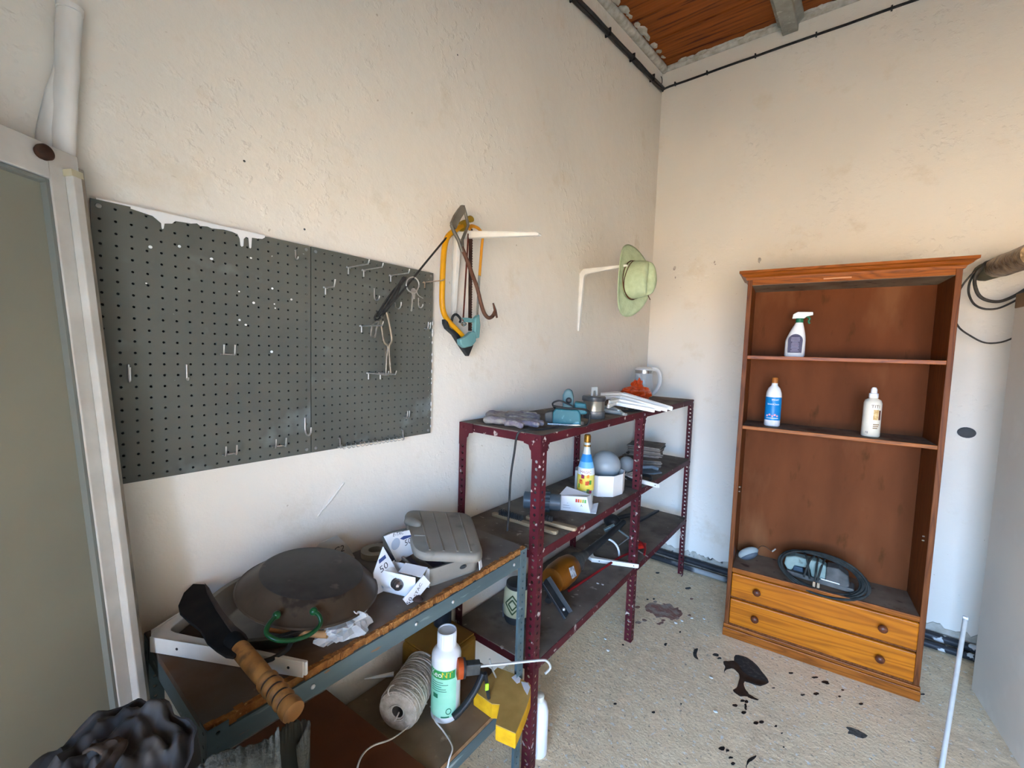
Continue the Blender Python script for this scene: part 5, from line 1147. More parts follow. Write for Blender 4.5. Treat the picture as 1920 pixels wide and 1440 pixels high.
# G-shaped steel frame clamp at the back
gc = thing('steel_frame_clamp', 'grey steel frame clamp standing at the back of the bottom shelf', 'clamp', PZ(1140, 1030, LZ))
g = [PY(1128, 1018, -1.0), PY(1148, 985, -.95), PY(1182, 1010, -.90)]
MB().tube(g, .0065, 6).build('clamp_frame', mat('grey_blue_steel', srgb('7d8a8a'), rough=.4, metal=.4), gc)
MB().box(-.035, .035, -.014, .014, -.010, .010, frame(PY(1143, 990, -.95), Vector((.5, .3, .35)))).build('clamp_head', mat('grey_blue_steel', (.3, .3, .3)), gc, bevel=.003)
MB().tube([PY(1128, 1018, -1.0), PY(1112, 1040, -1.02), (PZ(1108, 1046, LZ+.006))], .006, 6).build('clamp_leg', mat('grey_blue_steel', (.3, .3, .3)), gc)
MB().tube([PY(1150, 1030, -.95), PY(1180, 1008, -.90), PZ(1188, 1018, LZ+.006)], .003, 6).build('clamp_rod', M_wire, gc)
ht = thing('black_tool_head', 'black rubber tool head in the dark at the back of the bottom shelf', 'tool head', (.09, -.72, LZ))
MB().ball((.09, -.72, LZ+.05), .045, 16, 10, (1.3, 1, 1)).build('tool_body', M_blackp, ht, smooth=60)
MB().tube([(.09, -.72, LZ+.06), (.16, -.66, LZ+.085), (.2, -.6, LZ+.09)], .014, 8).build('tool_neck', M_blackp, ht, smooth=60)
o = MB().prism([(-.01, -.16), (.012, -.14), (.008, .02), (.03, .10), (.03, .16), (-.01, .16)], .001, .016, frame((.20, -.36, LZ), Vector((.1, 1, 0))) @ R(PI/2, 'Z')).build('black_bar', M_blackp, bevel=.003); tag(o, 'flat black steel bar at the far end of the bottom shelf', 'bar')
for u, v in ((1121, 1094), (1130, 1096)): 
    q = PZ(u, v, LZ+.002); o = MB().ball(q, .006, 7, 5, (1.2, .9, .4)).build('plaster_chip', mat('plaster_crumb', (.6, .6, .6)), rack, jitter=.002, jscale=90)
# white bottle on the floor behind the near post
p = Vector((.383, -1.985, 0)); fb = thing('floor_bottle', 'white plastic bottle standing on the floor behind the near rack post', 'bottle', p)
MB().lathe([(.034, 0), (.037, .004), (.037, .17), (.030, .20), (.018, .215)], 28, T(*p)).build('bottle_body', M_hdpe, fb, smooth=50)
MB().lathe([(.0185, .214), (.0185, .235), (.010, .24)], 18, T(*p)).build('bottle_cap', mat('cream_plastic', (.7, .7, .6)), fb, smooth=40)

# ---------------------------------------------------------------- steel rod leaning at the right
r0 = PZ(1764, 1446, .01); r1 = PY(1810, 1160, -.62)
rd = thing('steel_rod', 'slim galvanised steel tube standing near the grey cupboard', 'rod', (1.634, -1.045, 0))
MB().tube([Vector((1.632, -1.05, 0)), Vector((1.632, -1.05, 0)).lerp(r1, .6), r1], .0085, 14).build('tube', mat('galvanised_tube', (.62, .60, .55), (.52, .50, .46), rough=.45, metal=.3, scale=20), rd, smooth=40)
MB().tube([r1+Vector((0, 0, -.002)), r1+Vector((.0, 0, .010))], .0095, 14).build('tube_collar', M_hdpe, rd, smooth=40)
# ---------------------------------------------------------------- things on the bench top
# two paella pans, the upper one upside down
M_pan = mat('sooty_steel', srgb('3c3a38'), srgb('4a4642'), rough=.45, metal=.35, scale=7, c3=srgb('302c2a'), s3=12, p3=(.45, .75), c4=srgb('6a645c'), s4=20, p4=(.66, .72))
M_panside = mat('browned_steel', srgb('43382e'), srgb('5a4c3e'), rough=.4, metal=.5, scale=8, c3=srgb('3a3028'), s3=14)
M_paninner = mat('dull_pan_steel', srgb('7a756c'), srgb('5c574f'), rough=.35, metal=.7, scale=9)
M_hgreen = mat('green_enamel_handle', srgb('0f3618'), srgb('184422'), rough=.3, scale=20)
lp = Vector((.185, -2.855, BZ)); PMl = T(*lp) @ R(.03, 'X')
pan1 = thing('paella_pan', 'shallow steel pan standing upright under the upturned pan on the bench', 'pan', lp)
def pan_shell(M): return MB().lathe([(0, 0), (.120, 0), (.128, .006), (.160, .050), (.168, .053), (.169, .056), (.158, .055), (.125, .010), (.118, .005), (0, .004)], 48, M, cap=False)
pan_shell(PMl @ T(0, 0, .001)).build('pan_bowl', M_paninner, pan1, smooth=40)
for a0 in (2.6, -.6):
    q = [PMl @ R(a0, 'Z') @ Vector((r_, y_, z_)) for r_, y_, z_ in ((.155, -.045, .042), (.185, -.042, .040), (.200, -.015, .034), (.200, .015, .034), (.185, .042, .040), (.155, .045, .042))]
    MB().tube(spline(q, 4), .005, 8).build('pan_handle', M_blackp, pan1, smooth=60)
up_n = Vector((.15, .12, 1)).normalized(); uc = Vector((.224, -2.808, .962))
PMu = frame(uc, Vector((1, .3, 0)), up_n) 
zax = up_n; xax = (Vector((1, .3, 0))-zax*Vector((1, .3, 0)).dot(zax)).normalized(); yax = zax.cross(xax)
PMu = Matrix(((xax.x, yax.x, zax.x, uc.x), (xax.y, yax.y, zax.y, uc.y), (xax.z, yax.z, zax.z, uc.z), (0, 0, 0, 1)))
pan2 = thing('paella_pan', 'sooty pan lying upside down with green wire handle on the bench', 'pan', uc)
MB().lathe([(.158, .000), (.160, .003), (.153, .006), (.124, .036), (.118, .041)], 56, PMu, cap=False).build('pan_side', M_panside, pan2, smooth=50)
MB().lathe([(.1185, .0407), (.112, .0435), (0, .0440)], 56, PMu, cap=False).build('pan_base', M_pan, pan2, smooth=50)
MB().lathe([(.150, .001), (.160, -.002), (.163, .001), (.160, .004)], 56, PMu, cap=False).build('pan_rim', M_panside, pan2, smooth=50)
hb = [PX(519, 1153, .322), PX(588, 1146, .362)]
for h_ in hb: MB().ball(h_, .0085, 12, 8).build('handle_boss', M_hgreen, pan2, smooth=60)
MB().tube(spline([hb[0], PX(503, 1172, .338), PX(500, 1188, .352), PX(520, 1200, .372), PX(550, 1200, .382), PX(580, 1190, .388), PX(600, 1172, .385), PX(599, 1155, .376), hb[1]], 5), .0046, 10).build('pan_handle', M_hgreen, pan2, smooth=60)
# billhook
def cb1(x, y): return (260+x/3.43, 1020+y/3.43)
HZ = .962
bh = thing('billhook', 'black billhook with ringed wooden handle lying across the bench edge', 'billhook', PZ(*cb1(650, 690), HZ))
bl = [(350, 262), (425, 265), (452, 300), (478, 350), (540, 450), (610, 540), (690, 600), (690, 650), (650, 700), (610, 735), (560, 728), (500, 690), (440, 640), (395, 560), (330, 510), (265, 450), (255, 400), (290, 320)]
q = [PZ(*cb1(*p_), HZ) for p_ in bl]
MB().prism([(v.x, v.y) for v in q], HZ-.003, HZ+.003).build('blade', mat('blackened_blade', (.008, .008, .008), (.018, .015, .013), rough=.85, scale=20, spec=.1), bh, bevel=.0015)
q = [PZ(*cb1(*p_), HZ) for p_ in ((425, 265), (455, 298), (482, 350), (545, 450), (620, 540), (690, 598), (705, 625), (650, 640), (580, 560), (500, 440), (440, 330))]
MB().prism([(v.x, v.y) for v in q], HZ+.003, HZ+.0065).build('blade_spine', mat('brown_spine', srgb('3e3026'), srgb('2a2220'), rough=.7, scale=30), bh, bevel=.001)
h0, h1 = PZ(*cb1(640, 660), HZ-.002), PZ(*cb1(1000, 1085), HZ-.03); Lh = (h1-h0).length; HF = frame(h0, h1-h0) @ R(PI/2, 'Y')
M_hw = mat('worn_handle_wood', srgb('9a6a34'), srgb('7c5024'), rough=.6, scale=14, stretch=(2, 2, .5), c3=srgb('5a3c20'), s3=26, p3=(.52, .72))
prof = [(.0135, .0), (.0165, .01), (.0165, Lh*.42), (.0155, Lh*.50)]
for k in range(4):
    z = Lh*(.52+.09*k); prof += [(.0145, z), (.0185, z+Lh*.025), (.0190, z+Lh*.055), (.0148, z+Lh*.082)]
prof += [(.0185, Lh*.90), (.0195, Lh*.95), (.0185, Lh*.995), (.0165, Lh)]
MB().lathe(prof, 24, HF).build('handle', M_hw, bh, smooth=50)
for k in range(4): MB().lathe([(.0152, Lh*(.603+.09*k)-.002), (.0160, Lh*(.603+.09*k)+.001), (.0152, Lh*(.603+.09*k)+.004)], 24, HF, cap=False).build('handle_ring', mat('dark_ring', srgb('2c2016'), rough=.8), bh, smooth=50)
MB().lathe([(.0150, -.030), (.0175, -.02), (.0165, .004)], 18, HF).build('ferrule', mat('blackened_blade', (.01, .01, .01)), bh, smooth=50)
# white brackets under the billhook
a_ = PZ(276, 1206, BZ+.012); b_ = PZ(578, 1256, BZ+.012); L_, d_ = dirs(a_, b_)
flat_bracket(a_+Vector((.004, -.006, .006)), d_, L_, .17, 'white shelf bracket lying on the bench under the billhook', None, flip=-1, w=.034)
# dowel, film bag, folded card, tape roll, plug
o = MB().tube([PZ(614, 1190, BZ+.030), PZ(560, 1186, BZ+.032), PZ(508, 1180, BZ+.034)], [.008, .0078, .006], 12).build('wooden_dowel', mat('pale_dowel', srgb('b98a5c'), srgb('a87a4e'), rough=.6, scale=14), smooth=50); tag(o, 'pale wooden dowel sticking out below the upturned pan', 'dowel')
M_film = mat('clear_film', (.78, .78, .76), rough=.2, alpha=.55, spec=.6)
fbm = crumple((.345, -2.795, BZ), .050, .062, .030, 5, 30, 20, .45).build('plastic_film', M_film); tag(fbm, 'crumpled clear plastic film under the right side of the pan', 'plastic film')
q = [PX(u, v, .045) for u, v in ((575, 1046), (600, 1018), (632, 1004), (652, 1022), (668, 1050), (660, 1068), (600, 1075))]
fc = thing('folded_card', 'creased white card leaning on the wall behind the pans', 'card', q[-1])
MB().prism([(v.y, v.z) for v in q], -.001, .001, Mx(.045)).build('card_sheet', mat('grey_card', (.62, .60, .57), (.55, .53, .5), rough=.8, scale=8), fc)
pc_ = PX(636, 1031, .0465); text_mb('C2', .030, lambda x, y: (.0465, pc_.y+x, pc_.z+y)).build('lettering', M_ink, fc)
tr = PZ(704, 1040, BZ); o = MB().lathe([(.022, 0), (.045, 0), (.045, .018), (.022, .018), (.022, 0)], 28, T(*tr), cap=False).build('tape_roll', mat('beige_tape', srgb('8a8272'), rough=.7), smooth=40); tag(o, 'beige tape roll lying behind the bulb cartons', 'tape')
o = MB().ball(PX(548, 1052, .035), .018, 12, 8, (.8, 1.3, .7)).build('black_plug', M_blackp, smooth=60); tag(o, 'small black plug against the wall behind the pans', 'plug')
# torn bulb cartons
def carton(pts, x, th, label, txt, grp='torn light bulb cartons'):
    q = [PX(u, v, x) for u, v in pts]; t = thing('bulb_carton', label, 'carton', q[-1], 0, grp)
    MB().prism([(v.y, v.z) for v in q], -th, 0, Mx(x)).build('carton_panel', M_card, t, bevel=.001)
    for s_, sz, u, v, rot, m_ in txt:
        c = PX(u, v, x+.0006); cr, sr = math.cos(rot), math.sin(rot)
        text_mb(s_, sz, lambda X_, Y_: (x+.0006, c.y+X_*cr-Y_*sr, c.z+X_*sr+Y_*cr)).build('lettering', m_, t)
    return t
M_navy = mat('navy_band', srgb('3c4a78'), rough=.5)
def band(t, pts, x): q = [PX(u, v, x) for u, v in pts]; MB().prism([(v.y, v.z) for v in q], 0, .0006, Mx(x)).build('printed_band', M_navy, t)
c1 = carton([(720, 1006), (738, 999), (768, 994), (771, 1003), (784, 1012), (777, 1022), (779, 1036), (749, 1053), (746, 1057), (732, 1030)], .235, .004, 'torn white bulb carton panel leaning highest against the grey case', [('E-TAC', .014, 747, 1001, -.12, M_ink), ('50', .026, 765, 1016, .15, M_ink)])
band(c1, [(750, 1010), (757, 1005), (771, 1003), (771, 1006), (756, 1012)], .2353)
MB().ball(PX(742, 1020, .2354), .016, 14, 8, (.03, 1, 1.1)).build('bulb_picture', mat('pale_bulb_print', srgb('a8b4c4'), rough=.6), c1)
c2 = carton([(719, 1025), (748, 1075), (742, 1092), (727, 1120), (708, 1133), (702, 1125), (701, 1075)], .275, .004, 'torn white bulb carton panel standing beside the upturned pan', [('50', .028, 720, 1064, .35, M_ink)])
band(c2, [(710, 1050), (722, 1040), (724, 1046), (711, 1057)], .2753)
MB().ball(PX(724, 1092, .2754), .016, 14, 8, (.03, 1, 1.1)).build('bulb_picture', mat('pale_bulb_print', (.4, .4, .5)), c2)
c3_ = thing('bulb_carton', 'open white bulb carton lying on the bench with lettered end flap', 'carton', (.315, -2.60, BZ), 0, 'torn light bulb cartons')
KF = frame((.315, -2.585, BZ+.001), Vector((.86, .30, 0))) @ Matrix.Scale(.78, 4)
for a_ in ((-.075, .06, -.040, -.038, 0, .075), (-.075, .07, .038, .040, 0, .070), (-.075, .06, -.04, .04, 0, .002), (-.077, -.075, -.04, .04, 0, .075)):
    MB().box(*a_, KF).build('carton_wall', M_card, c3_)
MB().box(-.02, .07, -.002, .045, .070, .073, KF @ R(.25, 'X')).build('carton_wall', M_card, c3_)
q = [PX(u, v, .375) for u, v in ((795, 1079), (807, 1093), (769, 1140), (756, 1124))]
MB().prism([(v.y, v.z) for v in q], -.003, 0, Mx(.375)).build('carton_flap', M_card, c3_)
for s_, sz, u, v in (('50', .020, 768, 1127), ('STAC', .015, 784, 1106)):
    c = PX(u, v, .3756); text_mb(s_, sz, lambda X_, Y_: (.3756, c.y+X_*.62-Y_*.78, c.z+X_*.78+Y_*.62)).build('lettering', M_ink, c3_)
bu = thing('light_bulb', 'white light bulb with steel screw cap inside the open carton', 'light bulb', (.31, -2.63, BZ))
BF_ = frame((.275, -2.615, BZ+.034), Vector((.80, -.10, -.02))) @ R(PI/2, 'Y')
MB().lathe([(.0, -.05), (.016, -.046), (.027, -.03), (.029, -.01), (.022, .02), (.016, .035)], 24, BF_).build('bulb_globe', mat('opal_glass', (.78, .78, .78), rough=.3), bu, smooth=60)
MB().lathe([(.0135, .035), (.0145, .038), (.013, .042), (.0145, .046), (.013, .050), (.0145, .054), (.012, .060), (.006, .064)], 20, BF_).build('screw_cap', mat('dark_cap_steel', (.18, .16, .15), rough=.3, metal=.9), bu, smooth=30)
o = MB().ball(PZ(782, 1122, BZ+.006), .014, 10, 6, (1.4, 1, .45)).build('brown_pebble', mat('dark_brown', srgb('3a2a24'), rough=.7), smooth=60); tag(o, 'dark brown pebble on the bench below the carton flap', 'pebble')

# grey ribbed plastic case, lid ajar
M_case = mat('grey_beige_plastic', srgb('8d877c'), srgb('7c766c'), rough=.65, scale=8, c3=srgb('6a645a'), s3=14, p3=(.6, .72))
cs0 = Vector((.228, -2.425, BZ)); case = thing('ribbed_case', 'grey-beige plastic case with ribbed lid ajar at the end of the bench', 'case', cs0)
def rrect(hx, hy, r, n=6):
    out = []
    for cx, cy, a0 in ((hx-r, hy-r, 0), (-hx+r, hy-r, PI/2), (-hx+r, -hy+r, PI), (hx-r, -hy+r, 3*PI/2)):
        out += [(cx+r*math.cos(a0+PI/2*k/n), cy+r*math.sin(a0+PI/2*k/n)) for k in range(n+1)]
    return out
KM = T(*cs0) @ R(-.24, 'Z')
hx, hy = .152, .110
ou, inn = rrect(hx, hy, .05), rrect(hx-.006, hy-.006, .046); n = len(ou); hz = .052
MB().add([(x*.97, y*.97, 0) for x, y in ou]+[(x, y, hz) for x, y in ou]+[(x, y, hz) for x, y in inn]+[(x, y, .004) for x, y in inn],
         [tuple(range(n-1, -1, -1))]+[(i, (i+1) % n, n+(i+1) % n, n+i) for i in range(n)]+[(n+i, n+(i+1) % n, 2*n+(i+1) % n, 2*n+i) for i in range(n)]+[(2*n+i, 2*n+(i+1) % n, 3*n+(i+1) % n, 3*n+i) for i in range(n)]+[tuple(3*n+i for i in range(n))], KM).build('case_tray', M_case, case, smooth=40)
for y in (-.06, 0.0, .06): MB().box(-.14, .145, y-.0015, y+.0015, .004, .045, KM).build('tray_divider', M_case, case)
M_cell = mat('dark_contents', (.035, .04, .05), (.10, .07, .10), rough=.6, scale=9)
for y in (-.09, -.03, .03, .085): MB().box(-.10, .12, y-.022, y+.022, .005, .030, KM).build('tray_content', M_cell, case, bevel=.003)
MB().lathe([(.008, 0), (.008, .0012)], 12, KM @ T(.1535, .03, .030) @ R(PI/2, 'Y'), sx=.7, sy=1.5).build('latch_hole', M_hole, case)
# lid: rounded plate with rim, tilted up towards the left
corners = [PZ(757, 958, 1.005), PZ(882, 964, .985), PZ(908, 1046, .958), PZ(778, 1040, .985)]
def lidp(a, b, h=0.0):
    p = (corners[0]*(1-a)*(1-b)+corners[1]*a*(1-b)+corners[2]*a*b+corners[3]*(1-a)*b); return p+Vector((0, 0, h))
lo_ = rrect(.5, .5, .17); n = len(lo_)
mb = MB(); rings = [(1.0, -.016), (1.0, -.002), (.975, .004), (.93, .006)]
vs = []; fs = []
for s_, h_ in rings: vs += [lidp(.5+x*s_, .5+y*s_, h_) for x, y in lo_]
for j in range(len(rings)-1): fs += [(j*n+i, j*n+(i+1) % n, (j+1)*n+(i+1) % n, (j+1)*n+i) for i in range(n)]
fs.append(tuple((len(rings)-1)*n+i for i in range(n)))
lid = mb.add(vs, fs).build('case_lid', M_case, case, smooth=40, thick=.003)
for a in (.22, .42, .62, .82):
    MB().tube([lidp(a, b, .006) for b in (.07, .3, .5, .7, .95)], .0032, 8, flat=1.6).build('lid_rib', M_case, lid, smooth=60)
for b in (.36, .66):
    MB().tube([lidp(a, b, .006) for a in (.05, .13, .22)], .0032, 8, flat=1.6).build('lid_rib', M_case, lid, smooth=60)
MB().ball(lidp(.08, .36, .008), .030, 16, 10, (1.2, .7, .5)).build('lid_boss', M_case, lid, smooth=60)
MB().prism([(-.012, 0), (.012, 0), (.010, .045), (-.006, .050)], 0, .002, frame(KM @ Vector((.150, .095, .005)), Vector((-.4, .9, 0)), Vector((.9, .4, .15))) ).build('white_tab', M_card, case)

# ---------------------------------------------------------------- lower shelf of the bench
# white bottle with green label
p = Vector((.285, -2.395, BZL)); M = at_face(p, -.10)
kb = thing('weedkiller_bottle', 'white one-litre bottle with green label on the bench lower shelf', 'bottle', p)
hb_ = PX(838, 1180, .285).z-BZL; k_s = hb_/.262
MB().lathe([(.043, 0), (.047, .005), (.047, .72*hb_), (.0455, .745*hb_), (.040, .775*hb_), (.032, .80*hb_), (.028, .815*hb_), (.027, .84*hb_)], 36, M).build('bottle_body', M_hdpe, kb, smooth=50)
cz0, cz1 = .825*hb_, hb_; cap_ = []
for k in range(40): a = 2*PI*k/40; r_ = .0305 if k % 2 else .0295; cap_.append((r_*math.cos(a), r_*math.sin(a)))
MB().prism(cap_, cz0, cz1-.004, M).build('screw_cap', M_hdpe, kb)
MB().lathe([(.0298, cz1-.0045), (.0298, cz1), (.0272, cz1), (.0265, cz1-.010), (0, cz1-.010)], 36, M, cap=False).build('cap_rim', mat('grey_white_plastic', (.68, .67, .70), rough=.45), kb, smooth=40)
lz0, lz1 = .075*hb_, .625*hb_
cyl_patch(.0474, lz0, lz1, -1.35, .85, M, 24).build('bottle_label', mat('mint_label', srgb('8fd4b4'), srgb('a4dcc0'), rough=.4, scale=12), kb, smooth=60)
cyl_patch(.0474, lz0, lz1, .86, 1.3, M, 10).build('bottle_label', mat('pale_label', srgb('ccd4d0'), rough=.4), kb, smooth=60)
cyl_patch(.0477, lz1-.028, lz1-.002, -1.30, .72, M, 20).build('label_band', mat('deep_green', srgb('2f8a4a'), srgb('3c9a50'), rough=.4, scale=20), kb, smooth=60)
cyl_text('Keo', .026, .0480, lz1-.014, M, -.62).build('lettering', M_inkw, kb)
cyl_text('NT', .026, .0480, lz1-.014, M, .16).build('lettering', mat('yellow_ink', srgb('e8c030'), rough=.5), kb)
for i, (w0, w1) in enumerate(((-.9, -.1), (-.95, .25), (-.95, -.2), (-.95, .1), (-.95, .15))): cyl_patch(.0477, lz1-.040-i*.0072, lz1-.0378-i*.0072, w0, w1, M, 8).build('fine_print', mat('green_print_line', srgb('3f7a62'), rough=.6), kb)
cyl_patch(.0477, lz1-.092, lz1-.078, -.85, -.45, M, 8).build('label_mark', mat('leaf_green', srgb('1f6a4c'), rough=.5), kb)
MB().tube([M @ Vector((.0478*math.cos(.30+.17*math.cos(a)), .0478*math.sin(.30+.17*math.cos(a)), lz0+.022+.009*math.sin(a))) for a in [2*PI*k/18 for k in range(18)]], .0012, 5, closed=True).build('label_mark', mat('leaf_green', (.1, .3, .2)), kb)
cyl_patch(.0477, lz0+.001, lz0+.006, -.2, .35, M, 8).build('label_mark', mat('leaf_green', (.1, .3, .2)), kb)
# twine spool
s0 = PZ(752, 1338, BZL+.066); s1 = PZ(792, 1268, BZL+.066); ax = (s1-s0).normalized(); s0 = s0+Vector((-.012, -.006, 0)); s1 = s0+ax*.20
spl = thing('twine_spool', 'fat spool of off-white twine lying on the bench lower shelf', 'twine', s0-Vector((0, 0, .066)))
M_tw = mat('offwhite_twine', srgb('a89c8c'), srgb('bfb4a6'), rough=.9, scale=60, bump=.5, bscale=160); M_tw2 = mat('pale_twine', srgb('cfc8be'), rough=.85)
SF = frame(s0, ax) @ R(PI/2, 'Y')
MB().lathe([(.018, .004), (.030, .0), (.050, .001), (.062, .006), (.065, .02), (.063, .10), (.058, .195), (.02, .20), (.018, .004)], 40, SF, cap=False).build('spool_core', M_tw, spl, smooth=50)
MB().lathe([(.0178, .003), (.0178, .19)], 24, SF, cap=False).build('core_tube', mat('dark_card_tube', srgb('5a5048'), rough=.9), spl, smooth=50)
for k in range(7):
    r_ = .024+.0055*k; MB().tube([SF @ Vector((r_*math.cos(a), r_*math.sin(a), .0005+.0008*k)) for a in [2*PI*j/28 for j in range(28)]], .0022, 6, closed=True).build('face_winding', M_tw, spl, smooth=60)
for k in range(26):
    t0 = .022+k*.0066; tw = rnd.uniform(-.35, .35)
    r_ = .0645-.006*(t0/.2)+.0012*rnd.random()
    MB().tube([SF @ Vector((r_*math.cos(a), r_*math.sin(a), min(.196, max(.012, t0+.045*tw*math.sin(a+k))))) for a in [2*PI*j/26 for j in range(26)]], .0028, 6, closed=True).build('side_winding', M_tw if k % 3 else M_tw2, spl, smooth=60)
MB().tube(spline([PX(u, v, x) for u, v, x in ((775, 1340, .235), (765, 1362, .26), (735, 1385, .30), (700, 1398, .34), (680, 1415, .38), (670, 1440, .40), (668, 1470, .40))], 6), .0022, 6).build('loose_strand', M_tw2, spl, smooth=60)
MB().tube(spline([PX(u, v, x) for u, v, x in ((800, 1322, .21), (812, 1330, .25), (815, 1350, .30), (832, 1372, .34), (848, 1400, .40), (842, 1425, .418), (835, 1460, .418))], 6), .0024, 6).build('loose_strand', M_tw2, spl, smooth=60)
MB().tube(spline([PX(u, v, x) for u, v, x in ((745, 1312, .20), (728, 1300, .20), (735, 1285, .19), (752, 1290, .20), (775, 1283, .2), (790, 1300, .21), (800, 1320, .22))], 6), .0024, 6).build('loose_strand', M_tw2, spl, smooth=60)
MB().tube([PX(748, 1336, .235), PX(740, 1352, .25)], .0022, 6).build('loose_strand', M_tw2, spl, smooth=60)
# spool's pointed white stick behind it
o = MB().tube([PZ(683, 1273, BZL+.06), PZ(738, 1264, BZL+.055)], [.002, .008], 10).build('white_spike', M_hdpe, smooth=60); tag(o, 'pointed white plastic spike behind the twine spool', 'spike')
# caulking gun
cgp = PX(905, 1350, .40); cg = thing('caulking_gun', 'black caulking gun with long wire rod propped on the lower shelf', 'caulking gun', (.36, -2.36, BZL))
R0 = PX(893, 1250, .375); R1 = PX(1012, 1238, .505); R2 = PX(1026, 1240, .520); R3 = PX(1032, 1252, .522); R4 = PX(1022, 1263, .515)
MB().tube(spline([R0, R0.lerp(R1, .5), R1, R2, R3, R4], 5), .0040, 8).build('push_rod', mat('white_steel_rod', (.70, .68, .64), rough=.3, metal=.5), cg, smooth=60)
gdir = (R1-R0).normalized(); GF = frame(R0, gdir)
MB().box(-.035, .012, -.013, .013, -.020, .016, GF).build('gun_body', mat('dark_gun_metal', (.045, .045, .045), (.10, .10, .09), rough=.5, metal=.4, scale=30), cg, bevel=.003)
GL = GF @ R(PI/2, 'Y')
MB().lathe([(.022, -.062), (.030, -.060), (.030, -.045), (.024, -.035)], 24, GL).build('carriage_ring', mat('orange_ring', srgb('b04a1c'), rough=.5), cg, smooth=40)
MB().lathe([(.029, -.050), (.029, -.036), (.012, -.034)], 24, GL).build('carriage_cap', M_blackp, cg, smooth=40)
MB().tube(spline([PX(u, v, x) for u, v, x in ((905, 1262, .375), (893, 1290, .37), (872, 1322, .355), (850, 1345, .34))], 5), [.010]*16, 10, flat=1.3).build('grip', M_blackp, cg, smooth=60)
MB().tube(spline([PX(u, v, x) for u, v, x in ((910, 1262, .385), (914, 1290, .39), (918, 1325, .395), (919, 1357, .40))], 5), .006, 8, flat=1.4).build('trigger', M_blackp, cg, smooth=60)
MB().box(-.003, .003, -.006, .006, -.011, .011, frame(PX(913, 1288, .398), Vector((1, -.6, 0)))).build('neon_tag', mat('neon_green', srgb('b8e838'), rough=.5), cg, bevel=.002)
MB().tube(spline([PX(u, v, x) for u, v, x in ((918, 1236, .40), (922, 1252, .405), (930, 1270, .41))], 4), .0028, 8).build('release_lever', M_wire, cg, smooth=60)
# yellow foam block
def c8(x, y): return (640+x/4.236, 1100+y/4.236)
FZ = BZL+.052; fo = thing('foam_block', 'dirty yellow foam block with notch hanging over the lower shelf edge', 'foam block', PZ(*c8(1300, 950), BZL))
q = [PZ(*c8(*p_), FZ) for p_ in ((1050, 825), (1240, 640), (1370, 690), (1505, 780), (1505, 850), (1470, 960), (1385, 1165), (1225, 1095), (1258, 935), (1195, 930))]
MB().prism([(v.x, v.y) for v in q], BZL+.001, FZ-.003).build('foam_body', mat('yellow_foam', srgb('d9a516'), srgb('c8920f'), rough=.9, scale=30, bump=.4, bscale=120), fo, bevel=.003)
MB().prism([(v.x, v.y) for v in q], FZ-.0028, FZ).build('dirty_top', mat('brown_foam_top', srgb('c09a56'), srgb('a88444'), rough=.9, scale=12), fo, bevel=.001)
for pp in (((1352, 722), (1385, 698), (1425, 730), (1418, 760), (1395, 770)), ((1428, 755), (1480, 765), (1500, 800), (1478, 862), (1450, 815))):
    q = [PZ(*c8(*p_), FZ+.0003) for p_ in pp]; MB().prism([(v.x, v.y) for v in q], FZ+.0002, FZ+.0012).build('paper_scrap', M_card, fo)
# brown panel leaning, mustard box, rear clutter
TRp = PX(612, 1293, .030); BRp = PZ(812, 1450, BZL+.012)
dv = Vector((0, -.42, 0)); nrm = (BRp-TRp).cross(dv).normalized(); nrm = nrm if nrm.z > 0 else -nrm
vs = [TRp, BRp, BRp+dv, TRp+dv]; vs += [v-nrm*.012 for v in vs]
o = MB().add(vs, [(0, 1, 2, 3), (7, 6, 5, 4), (0, 4, 5, 1), (1, 5, 6, 2), (2, 6, 7, 3), (3, 7, 4, 0)]).build('hardboard_sheet', mat('red_brown_hardboard', srgb('5a3014'), srgb('4a2610'), rough=.55, scale=5)); tag(o, 'red-brown hardboard panel sloping down from the wall on the lower shelf', 'hardboard')
mbx = thing('mustard_box', 'mustard-yellow plastic box at the back of the lower shelf', 'box', (.12, -2.27, BZL))
MB().box(.025, .215, -2.375, -2.165, BZL+.001, BZL+.115).build('box_body', mat('mustard_plastic', srgb('8c6420'), srgb('7a5418'), rough=.6, scale=6), mbx, bevel=.02, bseg=3)
MB().box(.035, .205, -2.365, -2.175, BZL+.115, BZL+.120).build('box_lid', mat('mustard_plastic', (.2, .1, .02)), mbx, bevel=.002)
dc = thing('dark_canister', 'dark blue canister behind the bottle under the bench top', 'canister', (.05, -2.20, .505))
MB().lathe([(.030, 0), (.034, .004), (.034, .13), (.026, .14)], 20, T(.075, -2.215, BZL+.1205)).build('canister_body', mat('dark_blue_can', (.02, .025, .035), rough=.5), dc, smooth=50)
MB().lathe([(.018, .139), (.018, .155), (.01, .158)], 16, T(.075, -2.215, BZL+.1205)).build('canister_cap', M_blackp, dc, smooth=50)

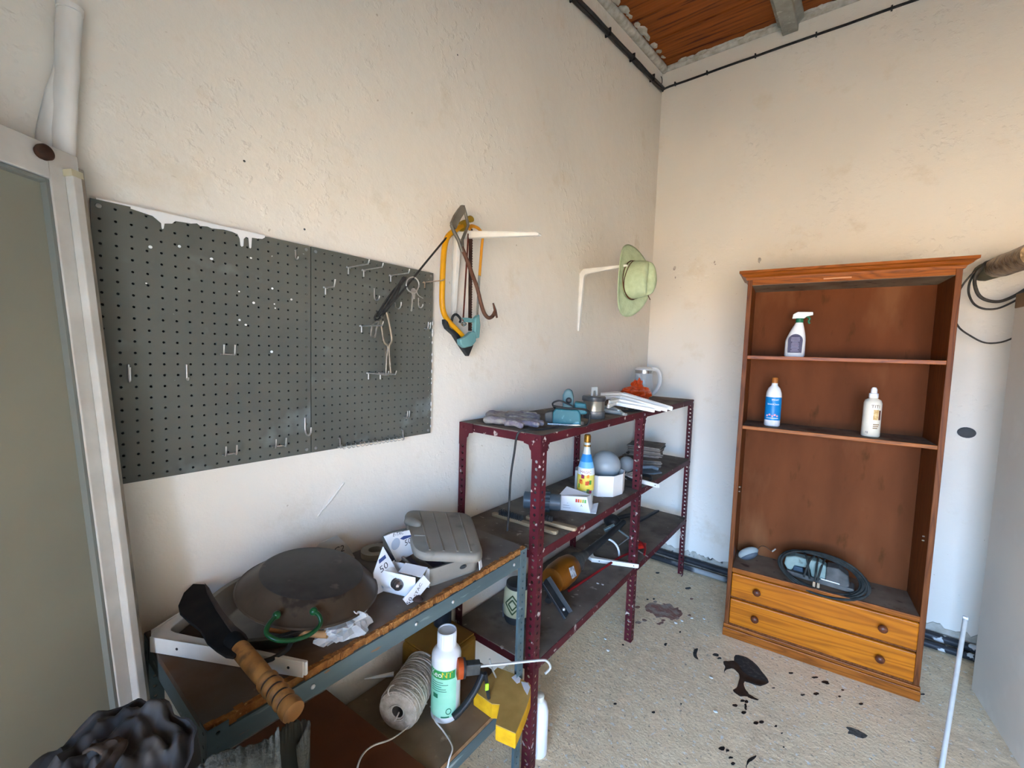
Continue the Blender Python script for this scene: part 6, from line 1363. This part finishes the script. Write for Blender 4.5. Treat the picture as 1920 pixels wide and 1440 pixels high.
# ---------------------------------------------------------------- foreground: rolled tarpaulin and torn sack
M_tarp = mat('black_tarpaulin', (.026, .024, .024), (.05, .047, .046), rough=.62, scale=9, c3=(.07, .06, .05), s3=9, p3=(.58, .70), spec=.25)
rp = Vector((.50, -3.235, 0)); rl = thing('tarpaulin_roll', 'crumpled roll of black tarpaulin standing at the bottom left', 'tarpaulin', rp)
def roll(u, v):
    a = 2*PI*u; z = .965*v
    base = Vector((math.cos(a), math.sin(a), 0))
    f = mnoise.noise(Vector((math.cos(a)*1.6, math.sin(a)*1.6, z*3)))*.16+mnoise.noise(Vector((math.cos(a)*4, math.sin(a)*4, z*9+5)))*.09+mnoise.noise(Vector((math.cos(a)*7, math.sin(a)*7, z*26)))*.035
    r_ = .125*(1+f)*(1-.10*max(0, (v-.85)/.15)**2)
    zz = z+.035*math.cos(a-2.2)*max(0, (v-.6)/.4)+.02*mnoise.noise(Vector((math.cos(a)*3, math.sin(a)*3, 1)))*v
    return rp+Vector((base.x*r_*1.05, base.y*r_*.9, zz))
MB().surf(roll, 120, 80, True).build('outer_layer', M_tarp, rl, smooth=40)
def rtop(u, v):
    a = 2*PI*u; e = roll(u, 1.0); c = rp+Vector((0, 0, .975))
    p = c.lerp(e, v); sp = mnoise.noise(Vector((p.x*16+p.y*10, p.y*34-p.x*12, 2)))*.016+mnoise.noise(Vector((p.x*40+p.y*20, p.y*90-p.x*30, 4)))*.007+.0055*math.sin(2*PI*3.6*v+a+2.6*mnoise.noise(Vector((p.x*14, p.y*14, 7))))
    return p+Vector((0, 0, sp*(1 if v < .96 else .0)+.012*(1-v)))
MB().surf(rtop, 120, 70, True).build('rolled_end', M_tarp, rl, smooth=50)
MB().surf(lambda u, v: rp+Vector((-.045+.10*u, -.005+.025*v+.016*math.sin(u*5), .997+.010*math.sin(u*PI)+.008*mnoise.noise(Vector((u*6, v*4, 0))))), 18, 6, False).build('inner_fold', mat('brown_lining', srgb('4a3c30'), srgb('2c2420'), rough=.8, scale=20), rl, smooth=60, thick=.004)
sk = thing('torn_sack', 'torn grey-green plastic sack standing in the foreground below the bench', 'sack', (.56, -3.0, 0))
M_sack = mat('grey_green_sack', srgb('30302a'), srgb('3a3830'), rough=.65, scale=8, c3=srgb('54544c'), s3=9, p3=(.60, .72), spec=.25, bump=.8, bscale=26, bdist=.02)
M_sack2 = mat('dark_olive_sack', srgb('24241c'), srgb('2e2c24'), rough=.6, scale=6, spec=.2)
def sheet(top, x, dx, drop, m, nm, seed):
    P = spline([PX(u, v, x) for u, v in top], 5); k = len(P)
    def fn(u, v):
        i = u*(k-1); i0 = min(int(i), k-2); p = P[i0].lerp(P[i0+1], i-i0)
        w = mnoise.noise(Vector((u*1.1+seed, v*6+u*1.5, 0)))*.022
        edge = mnoise.noise(Vector((u*24, seed, 0)))*.006*(1-v)
        return Vector((p.x+dx*v+w*(.3+v), p.y+.25*w, p.z*(1-v)+.0*v+edge if drop is None else p.z-drop*v+edge))
    return MB().surf(fn, 48, 26, False).build(nm, m, sk, smooth=70, thick=.003)
sheet([(352, 1450), (370, 1436), (400, 1414), (440, 1402), (480, 1394), (512, 1378), (524, 1362)], .58, .10, None, M_sack, 'front_sheet', 2)
sheet([(500, 1400), (520, 1372), (540, 1356), (560, 1351), (575, 1352), (577, 1372)], .53, .02, None, M_sack2, 'back_sheet', 7)
sheet([(555, 1400), (566, 1370), (577, 1352), (580, 1400), (582, 1440)], .545, .03, None, M_sack, 'side_fold', 5)
